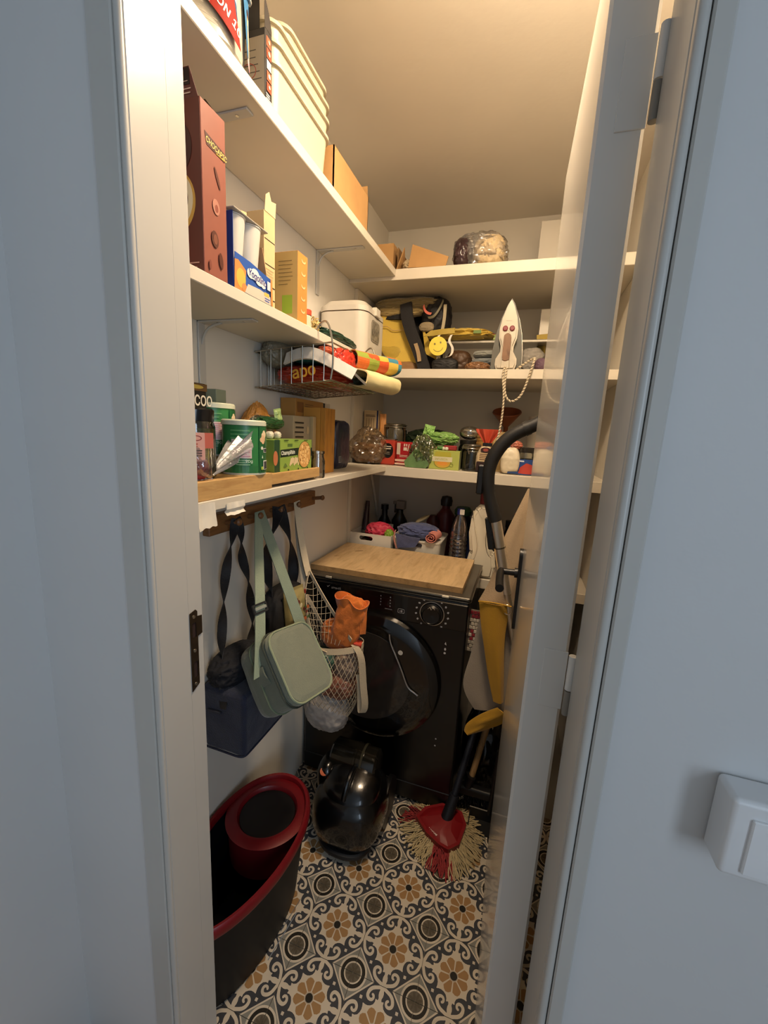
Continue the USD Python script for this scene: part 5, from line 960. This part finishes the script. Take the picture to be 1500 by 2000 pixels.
def taper(x0, x1, y0, y1, z0, z1, ins, r):
    P = []
    s = trimesh.creation.icosphere(2, r).vertices
    for X, Y, Zz in [(x, y, z) for x in (x0, x1) for y in (y0, y1) for z in (z0, z1)]:
        k = ins if Zz == z0 else 0
        P.append(s + [X + (r + k if X == x0 else -r - k), Y + (r + k if Y == y0 else -r - k), Zz + (r if Zz == z0 else -r)])
    m = hullm(np.vstack(P)); v, f = trimesh.remesh.subdivide_to_size(m.vertices, m.faces, .02); m = trimesh.Trimesh(v, f, process=True)
    d = (mk.fbm(m.vertices * 14, 3, 5) - .5) * .008; m.vertices = m.vertices + m.vertex_normals * d[:, None]; return m
part(t, 'bag_body', taper(-.297, -.160, .004, .200, .522, .706, .004, .012), NAVY)
part(t, 'bag_top', blob((-.246, .085, .738), (.045, .085, .045), 141, .25, 2.4, 2.6), M('#0e1018', .85, bump=.5, bs=120))
part(t, 'piping', tube(curve([(-.290, .006, .528), (-.21, .005, .528), (-.170, .008, .529), (-.164, .03, .529), (-.164, .185, .529)], 50), .003, 6), M('#20263a', .8))
part(t, 'side_patch', bx(-.272, -.230, -.001, .006, .640, .647, .001), M('#2b2f3c', .7))
for ph, P in ((.6, [(-.247, .098, 1.142), (-.250, .088, 1.10), (-.258, .078, 1.04), (-.262, .064, .96), (-.262, .056, .88), (-.258, .044, .80), (-.240, .028, .74), (-.222, .000, .66)]), (.1, [(-.247, .101, 1.142), (-.250, .118, 1.10), (-.258, .132, 1.04), (-.262, .160, .96), (-.262, .175, .88), (-.260, .178, .80), (-.25, .15, .74)])):
    part(t, 'strap', twist(P, .024, 3.4, ph), WEB)
part(t, 'white_tag', ext(ell(0, 0, .0075, .014), .001, fr((-.232, .048, .757), (.5, .86, 0), (0, .1, 1))), M('#c9c6c2', .6))
# the bag hidden behind the green one
t = thing('black_bag', 'black shopping bag on wide black straps hanging behind the green cooler bag', 'bag', (-.24, .31, .60))
part(t, 'bag_body', blob((-.247, .33, .74), (.048, .10, .14), 143, .12, 2.4, 3.2), M('#131316', .8, bump=.4, bs=90))
for ph, P in ((1.2, [(-.247, .297, 1.142), (-.252, .290, 1.09), (-.262, .262, 1.02), (-.266, .26, .96), (-.262, .268, .90), (-.25, .275, .86)]), (.4, [(-.247, .304, 1.142), (-.250, .330, 1.09), (-.254, .372, 1.02), (-.256, .398, .95), (-.254, .40, .90), (-.25, .385, .86)])):
    part(t, 'strap', twist(P, .036, 1.5, ph), WEB)
t = thing('patterned_pouch', 'small floral patterned pouch showing above the green cooler bag', 'pouch', (-.20, .29, .82))
pm = pouch(.085, .13, .045, 13, fr((-.185, .300, .760), (.25, 1, 0), (-.1, 0, 1)), .004)
part(t, 'pouch_body', pm, M('#8f8252', .7))
fl = []
fr_ = random.Random(8)
for k in range(26): fl.append((ell(fr_.uniform(-.034, .034), fr_.uniform(.02, .10), fr_.uniform(.004, .009), fr_.uniform(.003, .007), fr_.uniform(0, 180)), fr_.choice(['#3d5a30', '#a85a2c', '#d8cba0', '#2f4a2c', '#c98a3c', '#6a2f22'])))
decal(t, 'floral_print', fr((-.1615, .300, .760), (.25, 1, 0), (-.1, 0, 1)), fl, MV(.7))
# green cooler bag: a rounded box hung askew
GC = A([-0.0457, 0.0902, 0.7903]); GU = A([.192, .974, -.124]); GV = A([.595, -.215, -.774]); GN = A([.78, -.075, .621])
GF = np.eye(4); GF[:3, 0] = GU; GF[:3, 1] = -GV; GF[:3, 2] = np.cross(GU, -GV); GF[:3, 3] = GC
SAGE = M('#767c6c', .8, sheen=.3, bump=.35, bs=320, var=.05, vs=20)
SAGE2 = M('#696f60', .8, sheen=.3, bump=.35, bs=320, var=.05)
t = thing('cooler_bag', 'sage green box shaped cooler bag hanging by a long strap with a black buckle', 'cooler bag', (-.12, .17, .56))
def rbox_layers(w, h, r, zs):
    L = []
    for z, ins in zs:
        c = A(rr(-w / 2 + ins, -h / 2 + ins, w / 2 - ins, h / 2 - ins, r).exterior.coords)[:-1]
        L.append(np.c_[c, np.full(len(c), z)])
    return L
def loft(L):
    V = np.vstack(L); k = len(L[0]); f = []
    for i in range(len(L) - 1):
        for j in range(k):
            a0, a1, b0, b1 = i * k + j, i * k + (j + 1) % k, (i + 1) * k + j, (i + 1) * k + (j + 1) % k
            f += [(a0, a1, b1), (a0, b1, b0)]
    c0, c1 = len(V), len(V) + 1; V = np.vstack([V, L[0].mean(0), L[-1].mean(0)])
    for j in range(k): f += [(c0, (j + 1) % k, j), (c1, (len(L) - 1) * k + j, (len(L) - 1) * k + (j + 1) % k)]
    return trimesh.Trimesh(V, f, process=False)
def soft(m, s, amp=.003, size=.016):
    v, f = trimesh.remesh.subdivide_to_size(m.vertices, m.faces, size); m = trimesh.Trimesh(v, f, process=True)
    m.vertices = m.vertices + m.vertex_normals * ((mk.fbm(m.vertices * 16 + s, 3, s) - .5) * 2 * amp)[:, None]; return m
W_c, H_c, D_c = .166, .192, .133
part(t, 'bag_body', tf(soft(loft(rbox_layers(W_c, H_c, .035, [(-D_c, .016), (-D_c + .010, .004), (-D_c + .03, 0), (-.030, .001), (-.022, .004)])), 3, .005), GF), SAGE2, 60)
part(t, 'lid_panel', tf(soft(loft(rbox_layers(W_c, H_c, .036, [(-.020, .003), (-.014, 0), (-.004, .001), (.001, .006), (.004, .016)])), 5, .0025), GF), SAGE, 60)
cp = lambda ins, z, r: tf(trimesh.Trimesh(tube(np.c_[A(rr(-W_c / 2 + ins, -H_c / 2 + ins, W_c / 2 - ins, H_c / 2 - ins, .036).exterior.coords)[:-1], np.full(len(rr(0, 0, 1, 1, .03).exterior.coords) - 1, z)], r, 6, closed=True).vertices, tube(np.c_[A(rr(-W_c / 2 + ins, -H_c / 2 + ins, W_c / 2 - ins, H_c / 2 - ins, .036).exterior.coords)[:-1], np.full(len(rr(0, 0, 1, 1, .03).exterior.coords) - 1, z)], r, 6, closed=True).faces, process=False), GF)
part(t, 'piping', cp(.0025, .000, .0028), M('#8d977c', .7))
part(t, 'zip_line', cp(-.001, -.021, .0022), M('#3c423a', .7))
part(t, 'rear_piping', cp(.000, -.075, .0025), M('#6f7a62', .7))
def GP(u, v, z): return tuple(GC + GU * u - GV * v + np.cross(GU, -GV) * z)
lug = [GP(-.080, -.015, -.062), GP(-.087, .010, -.064), GP(-.084, .030, -.064)]
part(t, 'strap_lug', ribbon(lug, [tuple(-GN)], .040, .004), SAGE2)
sA, sB = A(GP(-.090, .012, -.064)), A(GP(.084, -.070, -.055)); hk = A([-.2445, .192, 1.145])
part(t, 'strap', ribbon([sA, sA * .72 + hk * .28 + [.010, -.008, 0], sA * .35 + hk * .65 + [.006, -.006, 0], hk], [(.35, .94, .1), (.35, .94, .1), (.25, .97, 0), (.1, 1, 0)], .030, .0026), M('#8d9a84', .75, bump=.4, bs=300))
part(t, 'strap', ribbon([sB, sB * .7 + hk * .3 + [.003, .004, 0], sB * .35 + hk * .65 + [.003, .004, 0], hk + [0, .004, .001]], [(.5, .85, .3), (.4, .9, .2), (.3, .95, .2), (.2, 1, .1)], .032, .0026), M('#7c8a78', .75, bump=.4, bs=300))
bq = sA * .60 + hk * .40 + [.011, -.010, 0]
bk = fr(bq, (.32, .95, .05), hk - sA)
part(t, 'buckle', tf(ext(rr(-.021, -.013, .021, .013, .004).difference(rr(-.0165, -.008, .0165, .008, .002)), .006, None, -.003), bk), M('#26282a', .35))
part(t, 'buckle_bar', tf(bx(-.017, .017, -.004, .004, .0005, .006, .001), bk), M('#8a9088', .35))

# net bag with its orange cloth
t = thing('net_bag', 'cream string net bag hanging from the rail in front of the washing machine', 'net bag', (-.10, .40, .335))
CRM = M('#c7b79a', .85, bump=.4, bs=260, var=.06)
nb_c = A([-.093, .400])
def net_pt(a, v):
    """a round the bag, v from the rim (0) down to the bottom (1)"""
    rim = A([-.093 + .105 * math.cos(a), .392 + .040 * math.sin(a), .675 + .018 * math.cos(a) + .010 * math.sin(a)])
    if math.cos(a) < -.3: rim[2] += .16 * ((-math.cos(a) - .3) / .7) ** 1.4
    rr_ = max(0., math.cos(min(max(v, 0), 1) ** 2.2 * PI / 2)) ** .8
    bul = 1 + .05 * math.sin(v * PI)
    p = A([-.098 + (.105 * rr_ * bul) * math.cos(a) - .012 * v, .392 + (.040 + .024 * math.sin(min(v * 1.2, 1) * PI)) * rr_ * math.sin(a), 0])
    zb = .342; p[2] = rim[2] * (1 - v) + zb * v
    p[0] = rim[0] * (1 - v) ** 2 + p[0] * (1 - (1 - v) ** 2)
    return p
strings = []
NS = 34
for d in (1, -1):
    for k in range(NS):
        P = [net_pt(k * 2 * PI / NS + d * v * 1.9, v) for v in np.linspace(0.02, .97, 30)]
        strings.append(tube(P, .0009, 4, cap=False))
part(t, 'net', cat_(strings), CRM, kind='stuff')
part(t, 'rim_band', sheet(np.stack([[net_pt(a, v) + A([0, -.001, .002]) for v in (-.03, 0, .03)] for a in np.linspace(0, 2 * PI, 48, endpoint=False)], 0), .003, closed_u=True), CRM)
tri = [(-.198, .385, .905), (-.190, .375, .80), (-.168, .365, .705)]
part(t, 'side_band', ribbon([(-.190, .388, .915), (-.198, .376, .84), (-.196, .368, .77), (-.175, .356, .70), (-.14, .350, .675), (-.10, .348, .665)], [(.6, -.4, .5)], .014, .003), CRM)
part(t, 'side_band', ribbon([(-.188, .392, .915), (-.150, .385, .865), (-.105, .378, .81), (-.055, .370, .755), (-.020, .366, .715)], [(.4, -.2, .9)], .014, .003), CRM)
netp = []
for k in range(9):
    q = (k + 1) / 10; a0 = A([-.198, .382, .90]) * (1 - q) + A([-.165, .36, .70]) * q; a1 = A([-.188, .386, .905]) * (1 - q) + A([-.03, .368, .722]) * q
    netp.append(tube(curve([a0, (a0 + a1) / 2 + [0, .003, -.006], a1], 8), .0009, 4, cap=False))
for k in range(8):
    q = (k + 1) / 9; a0 = A([-.188, .386, .905]) * (1 - q) + A([-.03, .368, .722]) * q; a1 = A([-.165, .36, .70]) * (1 - q) + A([-.05, .36, .69]) * q
    netp.append(tube([a0, a1], .0009, 4, cap=False))
part(t, 'upper_net', cat_(netp), CRM, kind='stuff')
part(t, 'handle', ribbon([(-.247, .405, 1.144), (-.236, .398, 1.09), (-.216, .392, 1.00), (-.196, .388, .93), (-.188, .388, .905)], [(.5, .8, .3)], .022, .0025), CRM)
part(t, 'handle', ribbon([(-.247, .411, 1.144), (-.243, .404, 1.08), (-.230, .396, .99), (-.212, .386, .91), (-.198, .374, .85)], [(.5, .8, .2)], .018, .0025), M('#9a9282', .85, bump=.4, bs=260))
part(t, 'loose_handle', ribbon([(-.012, .372, .700), (.012, .366, .675), (.024, .364, .62), (.032, .363, .55), (.036, .364, .485), (.026, .366, .468), (.020, .368, .53), (.010, .37, .60)], [(.9, .3, .1)], .022, .003, 60), CRM)
part(t, 'red_mark', bx(-.1935, -.1880, .3660, .3690, .848, .862), M('#b0442f', .6))
t = thing('orange_cloth', 'bright orange cloth stuffed in the mouth of the net bag', 'cloth', (-.04, .39, .68))
ORG = M('#d4701f', .8, sheen=.4, bump=.4, bs=200, var=.08)
part(t, 'cloth_fold', blob((-.088, .395, .712), (.048, .026, .050), 151, .3, 2.2, 2.4), ORG)
part(t, 'upright_fold', tf(blob((0, 0, 0), (.046, .024, .084), 153, .28, 1.6, 4.0), fr((-.040, .388, .768), (1, .1, -.25), (-.1, 1, .0))), ORG)
a = np.linspace(0, 2 * PI, 40, endpoint=False)
G = np.stack([np.stack([-.034 + (.042 + q * .010) * np.cos(a) + .008 * np.cos(3 * a), .388 + (.018 + q * .010) * np.sin(a) + .006 * np.sin(4 * a + 1), .812 + .034 * q + .010 * q * np.sin(3 * a + .5) - .010 * q * np.cos(a)], 1) for q in np.linspace(0, 1, 6)], 1)
part(t, 'frilled_edge', sheet(G, .003, closed_u=True), ORG)
part(t, 'hanging_edge', wavy([(.004, .374, .83), (.020, .39, .828), (.018, .392, .735), (.004, .376, .738)], 12, 8, .006, 25, 9, .005), ORG)
single('red_tab', 'small red box corner poking out of the net bag beside the orange cloth', 'box', tf(bx(-.014, .014, -.012, .012, -.018, .018, .003), fr((-.006, .385, .690), (1, .2, -.2), (0, 1, .2))), M('#bf3f28', .5))
t = thing('bag_contents', 'crinkled pale plastic wrapped bundle filling the net bag', 'plastic bundle', (-.10, .40, .35))
part(t, 'pale_wrap', blob((-.112, .394, .425), (.078, .052, .076), 155, .25, 2.6, 2.2), M('#a39c95', .4, bump=.8, bs=45, var=.25, vs=25, coat=.3))
part(t, 'rust_wrap', blob((-.080, .394, .535), (.070, .044, .052), 157, .25, 2.6, 2.3), M('#8d5a45', .4, bump=.7, bs=45, var=.5, vs=28, coat=.3))
part(t, 'green_wrap', blob((-.125, .388, .615), (.046, .034, .040), 159, .25, 2.6, 2.3), M('#41604f', .4, bump=.7, bs=45, var=.5, vs=28, coat=.3))
part(t, 'pink_wrap', blob((-.045, .392, .610), (.042, .032, .046), 161, .3, 2.6, 2.3), M('#a08a78', .4, bump=.7, bs=45, var=.5, vs=28))

# ------------------------------------------------------------------ floor: mop bucket, vacuum cleaner, mop, broom
t = thing('mop_bucket', 'black mop bucket with a red rim and red wringer insert on the tiled floor', 'bucket', (-.158, 0, 0))
def oval(cx, cy, a, b, n=64, egg=.12):
    q = np.arange(n) * 2 * PI / n; x, y = a * np.cos(q), b * np.sin(q)
    return np.stack([cx + x * (1 + egg * y / max(b, 1e-9)), cy + y], 1)
def ring_loft(rings):
    L = [np.c_[o, np.full(len(o), z)] for o, z in rings]; k = len(L[0]); V = np.vstack(L); f = []
    for i in range(len(L) - 1):
        for j in range(k):
            a0, a1, b0, b1 = i * k + j, i * k + (j + 1) % k, (i + 1) * k + j, (i + 1) * k + (j + 1) % k
            f += [(a0, a1, b1), (a0, b1, b0)]
    return trimesh.Trimesh(V, f, process=False)
def cap_(rings):
    m = ring_loft(rings); k = len(rings[0][0]); V = np.vstack([m.vertices, [*rings[-1][0].mean(0), rings[-1][1]], [*rings[0][0].mean(0), rings[0][1]]]); n0 = (len(rings) - 1) * k; n = len(V)
    f = [(n - 2, n0 + j, n0 + (j + 1) % k) for j in range(k)] + [(n - 1, (j + 1) % k, j) for j in range(k)]
    return trimesh.Trimesh(V, np.vstack([m.faces, f]), process=False)
OB = lambda da, db=None, z=0: oval(-.158, .0, .128 + da, .232 + (da if db is None else db))
part(t, 'bucket_body', cap_([(OB(-.040), .001), (OB(-.030), .006), (OB(-.004), .262), (OB(-.008), .262), (OB(-.036), .012)]), M('#0b0d10', .5, bump=.1, bs=30, spec=.25))
RED = M('#6e0e16', .35, var=.06)
part(t, 'red_rim', ring_loft([(OB(-.008), .255), (OB(.005), .255), (OB(.008), .262), (OB(.007), .276), (OB(.001), .283), (OB(-.006), .281), (OB(-.009), .272), (OB(-.008), .255)]), RED)
wc = (-.160, .105)
wp = lambda r, s=1.0: oval(wc[0], wc[1], r, r * s, 64, 0)
outer = A([(min(max(x, -.280), -.036), min(y, .222)) for x, y in oval(wc[0], wc[1], .118, .118, 64, 0)])
part(t, 'wringer', ring_loft([(outer, .268), (wp(.098), .274), (wp(.086), .272), (wp(.080), .262), (wp(.070), .19), (wp(.068), .19)]), RED)
part(t, 'wringer_hole_shade', cap_([(wp(.079), .262), (wp(.066), .15), (wp(.0), .148)]), M('#100a0c', .5))  # flat dark top; shade of the wringer hole is in its colour
part(t, 'wringer_apron', sheet(np.stack([[(wc[0] + r * math.cos(q), wc[1] + r * math.sin(q) * 1.02, zz) for r, zz in ((.095, .272), (.104, .266), (.108, .22), (.106, .16))] for q in np.linspace(-PI * .93, -.07 * PI, 30)], 0), .002), M('#5c0c14', .35))
decal(t, 'print', fr((-.012, -.115, .11), (.16, .98, .11), (-.13, 0, 1)), [(lines(0, 0, .11, .012, 1, 3, .35, .1), '#8d9296'), (lines(.05, .02, .08, .010, 1, 8, .3, .1), '#6d7276')], lift=.0)

t = thing('vacuum_cleaner', 'glossy black canister vacuum cleaner on the floor before the washing machine', 'vacuum cleaner', (0, .37, 0))
VB = M('#060607', .22, coat=.35, var=.05)
vb = blob((.004, .366, .110), (.122, .130, .108), 0, 0, 1, 2.9, flat=.98)
part(t, 'vacuum_body', vb, VB, True)
part(t, 'hood', tf(blob((0, 0, 0), (.098, .095, .060), 0, 0, 1, 2.4), fr((.008, .355, .190), (1, 0, 0), (0, 1, .35))), VB, True)
part(t, 'dust_cylinder', tf(lathe([(0, -.085), (.050, -.085), (.058, -.078), (.058, .0), (.0605, .002), (.0605, .010), (.058, .012), (.056, .078), (.046, .085), (0, .085)], 40), fr((-.005, .420, .232), (0, 1, 0), (0, 0, 1))), M('#15140f', .12, coat=.6, var=.2))
part(t, 'cylinder_band', tf(lathe([(.0585, .028), (.0612, .028), (.0612, .036), (.0585, .036)], 40), fr((-.005, .420, .232), (0, 1, 0), (0, 0, 1))), M('#35342a', .15))
for s in (-1, 1): part(t, 'wheel', cyl((.010 + s * .095, .44, .085), (.010 + s * .112, .44, .085), .083, 36), M('#0b0b0c', .4))
part(t, 'side_housing', blob((-.092, .385, .190), (.034, .060, .060), 0, 0, 1, 2.6), VB, True)
part(t, 'orange_button', tf(lathe([(0, .0), (.0135, 0), (.0135, .005), (0, .006)], 24), fr((-.0920, .338, .224), (.9, .25, -.2), (-.2, .75, .6))), M('#b5521c', .4))
part(t, 'front_bumper', tube(curve([(-.075, .30, .03), (-.05, .262, .028), (.01, .246, .028), (.07, .262, .028), (.095, .30, .03)], 30), .012, 10), M('#101012', .5))
part(t, 'carry_handle', tube(curve([(.01, .275, .205), (.012, .30, .250), (.012, .345, .262), (.01, .38, .245)], 24), .009, 10), VB)
t = thing('vacuum_wand', 'bent black vacuum grip on a chrome tube leaning behind the door', 'vacuum wand', (.42, .52, 0))
HP = curve([(.530, .500, 1.452), (.495, .500, 1.440), (.459, .500, 1.420), (.408, .500, 1.391), (.370, .500, 1.346), (.351, .500, 1.292), (.353, .501, 1.236), (.366, .503, 1.183), (.384, .506, 1.132)], 60)
part(t, 'grip', tube(HP, np.interp(np.linspace(0, 1, 60), [0, .3, .5, .8, 1], [.019, .0195, .0205, .0185, .021]), 18), M('#1a1a1b', .5, bump=.15, bs=120))
part(t, 'grip_collar', cyl(HP[14], HP[16], .0212, 24), M('#262626', .4))
part(t, 'trigger', tf(bx(-.010, .010, -.008, .008, -.045, .045, .004), fr((.328, .498, 1.255), (1, 0, 0), (0, 1, 0))), M('#121214', .4))
tb = A([.384, .506, 1.134]); te = A([.440, .530, .90]); td = (te - tb) / np.linalg.norm(te - tb)
part(t, 'chrome_tube', cyl(tb, te, .0178, 28), M('#efebe2', .32, 1., var=.02))
part(t, 'tube_joint', cyl(tb + td * .085, tb + td * .090, .0182, 28), M('#8d887e', .3, 1.))
part(t, 'lower_tube', cyl(te - td * .01, te + td * .62, .0145, 26), M('#d6d2c8', .34, 1., var=.02))
part(t, 'tube_clip', tf(tube(curve([(.017 * math.cos(a_), .012 * math.sin(a_), 0) for a_ in np.linspace(0, 2 * PI, 14)], 20), .002, 6), fr(te + td * .055 + A([-.006, -.016, 0]), td, (1, 0, 0))), METAL)
part(t, 'black_slide', tf(bx(-.009, .009, -.009, .009, -.05, .05, .003), fr(tb + td * .045 + A([-.024, -.004, 0]), (1, 0, .2), (0, 1, 0))), BLACK)
part(t, 'floor_head', rbx(.50, .64, .60, .70, .0, .05, .012), M('#101012', .4))
part(t, 'head_neck', cyl(te + td * .60, (.58, .65, .045), .017, 20), M('#141416', .45))

t = thing('red_mop', 'red triangular mop head with cream and red strings on a dark handle', 'mop', (.31, .45, 0))
mh = Polygon([(.228, .452), (.246, .494), (.300, .530), (.365, .520), (.384, .480), (.372, .405), (.345, .378), (.318, .384), (.27, .41)]).buffer(.012).buffer(-.004)
part(t, 'mop_head', cat_([ext(mh, .016, None, .034), hullm(np.vstack([np.c_[A(mh.buffer(-.008).exterior.coords), np.full(len(mh.buffer(-.008).exterior.coords), .049)], np.c_[A(affinity.scale(mh, .55, .55).exterior.coords), np.full(len(mh.exterior.coords), .064)]]))]), M('#760d14', .4, var=.06))
part(t, 'socket', cyl((.322, .474, .050), (.340, .508, .130), .022, 22, .017), M('#16181f', .4))
part(t, 'handle', cyl((.334, .494, .10), (.497, .850, .90), .0115, 18), M('#171a24', .4))
decal(t, 'lettering', tf(np.eye(4) if 0 else trimesh.Trimesh(), np.eye(4)) if 0 else fr((.262, .412, .0502), (.80, -.58, 0), (.58, .80, .10)), [(txt('Vileda', .010, 0.0, .012, 0, True), '#d9cfca')], lift=.004)
mr = random.Random(11); WS, RS = [], []
cm = A([.31, .455])
ext_r = LineString(list(mh.exterior.coords))
for k in range(420):
    q = k / 420 * ext_r.length; p = A(ext_r.interpolate(q).coords[0]); d = p - cm; d /= np.linalg.norm(d)
    ang = math.degrees(math.atan2(d[1], d[0])) % 360
    d = d + A([mr.gauss(0, .22), mr.gauss(0, .22)]); d /= np.linalg.norm(d)
    L = mr.uniform(.055, .085); s0 = p - d * .015
    z0 = mr.uniform(.026, .036)
    c_ = [(*(s0 + d * L * u + A([-d[1], d[0]]) * .006 * math.sin(u * 5 + k)), max(.0028, z0 * (1 - u ** .8) + .004 + mr.random() * .010 * (1 - u))) for u in np.linspace(0, 1, 7)]
    tb_ = tube(c_, mr.uniform(.0016, .0022), 5)
    red = (262 < ang < 296) or (150 < ang < 182)
    if .13 < (p[0] - .31) + .16 and p[0] > .40 and p[1] > .47: continue
    (RS if red else WS).append(tb_)
part(t, 'cream_strings', cat_(WS), M('#b5a47e', .9, var=.15, vs=60), kind='stuff')
part(t, 'red_strings', cat_(RS), M('#8a2a2c', .9, var=.2, vs=60), kind='stuff')
t = thing('broom', 'black broom with a pale wooden stick standing behind the mop', 'broom', (.39, .60, 0))
part(t, 'stick', cyl((.383, .588, .115), (.546, .850, .96), .0115, 18), wood('#a98658', '#8a683f', (9, 9, 1), 8, .6))
part(t, 'broom_block', rbx(.335, .475, .572, .606, .075, .112, .010), M('#121214', .5))
part(t, 'socket', cyl((.378, .587, .108), (.388, .588, .150), .016, 18), M('#121214', .5))
br = []
for k in range(150):
    x = mr.uniform(.342, .468); y = mr.uniform(.576, .602); br.append(tube([(x, y, .08), (x + mr.gauss(0, .006), y + mr.gauss(0, .006), .002)], .0011, 3))
part(t, 'bristles', cat_(br), M('#1b1b20', .7), kind='stuff')
t = thing('dustpan', 'black dustpan with a pale rubber lip on the floor beside the mop', 'dustpan', (.45, .54, 0))
part(t, 'pan', cat_([bx(.395, .535, .505, .566, .001, .004), bx(.395, .398, .505, .566, .001, .035), bx(.532, .535, .505, .566, .001, .035), bx(.395, .535, .563, .566, .001, .045)]), M('#0f1012', .45))
part(t, 'rubber_lip', tube([(.394, .5655, .046), (.536, .5655, .048)], .0022, 6), M('#7a756c', .5))
part(t, 'pan_handle', cyl((.465, .566, .035), (.475, .569, .30), .009, 14), M('#0f1012', .4))
single('black_bin_bag', 'shiny crumpled black bin bag filled beside the washing machine', 'bin bag', blob((.430, .78, .17), (.095, .13, .169), 171, .28, 2.6, 2.4, flat=1, top=.25), M('#07070a', .2, bump=.8, bs=35, coat=.3))
t = thing('woven_cloth', 'red and white woven cloth hanging beside the washing machine', 'cloth', (.345, .60, .64))
wf_ = fr((.327, .600, .640), (1, .0, 0), (0, .05, 1)); wr_ = random.Random(3); it = []
part(t, 'cloth_base', ext(sbox(0, 0, .046, .152), .006, wf_), M('#8d7f70', .9, bump=.5, bs=200))
for k in range(11):
    for q in range(4):
        x0 = .001 + q * .0115 + (.0055 if k % 2 else 0); col = '#8e2630' if (k >= 9 or (3 <= k <= 5 and (q + k) % 2)) else ('#cfc3b0' if k > 2 else '#a39a8a')
        it.append((tf(bx(x0, min(x0 + .0105, .046), .002 + k * .0136, .013 + k * .0136, .006, .0095, .001), wf_), col))
colmesh(t, 'woven_rows', it, MV(.9), kind='stuff')

# canvas bag with yellow trim hanging behind the wand
t = thing('canvas_bag', 'beige canvas bag with a mustard yellow lining hanging behind the open door', 'canvas bag', (.42, .53, .38))
CAN = M('#b79f80', .85, sheen=.2, bump=.4, bs=260, var=.05)
CAN2 = M('#9d9284', .85, sheen=.2, bump=.4, bs=260, var=.05)
MUS = M('#b98a14', .75, sheen=.3, bump=.3, bs=260, var=.06)
def drape(pts_l, pts_r, th, seed, amp=.010, n=26, m=14, bulge=.012):
    Lc, Rc = curve(pts_l, n), curve(pts_r, n); G = np.zeros((n, m, 3))
    for i in range(n):
        for j, q in enumerate(np.linspace(0, 1, m)):
            p = Lc[i] * (1 - q) + Rc[i] * q
            p = p + A([0, -1, 0]) * (bulge * math.sin(q * PI) + amp * (mk.fbm(A([q * 2.6 + seed, i / n * 1.3, seed]), 2, seed) - .5) * 2)
            G[i, j] = p
    return sheet(G, th)
part(t, 'upper_canvas', drape([(0.4679, 0.5357, 1.2365), (0.4373, 0.5311, 1.1484), (0.4076, 0.5265, 1.0465), (0.3956, 0.5246, 0.9723), (0.3752, 0.5246, 0.9074), (0.3566, 0.5228, 0.8629)], [(0.5281, 0.5496, 1.2365), (0.5281, 0.5450, 1.1484), (0.5235, 0.5450, 1.0465), (0.5189, 0.5450, 0.9723), (0.5142, 0.5450, 0.9074), (0.5050, 0.5450, 0.8564)], .004, 3), CAN)
part(t, 'lower_canvas', drape([(0.3733, 0.5543, 0.8425), (0.3585, 0.5496, 0.7498), (0.3427, 0.5450, 0.6386), (0.3307, 0.5431, 0.5440), (0.3520, 0.5431, 0.4903), (0.3770, 0.5450, 0.4569)], [(0.4957, 0.5635, 0.8425), (0.4957, 0.5635, 0.7498), (0.4957, 0.5635, 0.6386), (0.4957, 0.5635, 0.5459), (0.4911, 0.5635, 0.4903), (0.4864, 0.5635, 0.4717)], .004, 9), CAN2)
part(t, 'yellow_band', drape([(0.3585, 0.5153, 0.8629), (0.3715, 0.5172, 0.7869), (0.3919, 0.5190, 0.6942), (0.4104, 0.5209, 0.6108), (0.4364, 0.5246, 0.5181)], [(0.4586, 0.5265, 0.8592), (0.4493, 0.5265, 0.7869), (0.4512, 0.5265, 0.6942), (0.4586, 0.5265, 0.6108), (0.4660, 0.5283, 0.5181)], .004, 13, .006), MUS)
part(t, 'yellow_flap', drape([(0.3585, 0.5265, 0.3930), (0.3529, 0.5265, 0.3790), (0.3622, 0.5265, 0.3698), (0.3826, 0.5283, 0.3753)][::-1] if 0 else [(0.4512, 0.5246, 0.4996), (0.4215, 0.5246, 0.4764), (0.3845, 0.5228, 0.4439), (0.3566, 0.5228, 0.4069), (0.3520, 0.5228, 0.3818)], [(0.4957, 0.5357, 0.4717), (0.4725, 0.5339, 0.4393), (0.4401, 0.5320, 0.4161), (0.4030, 0.5302, 0.3902), (0.3678, 0.5283, 0.3698)], .005, 17, .006), MUS)
part(t, 'yellow_hem', tube(curve([(0.3566, 0.5098, 0.8638), (0.4030, 0.5042, 0.8685), (0.4586, 0.5153, 0.8611)], 24), .0022, 6), MUS)
part(t, 'hanging_loop', ribbon([(.50, .548, 1.23), (.515, .55, 1.35), (.54, .552, 1.44)], [(1, 0, 0)], .02, .003), CAN2)
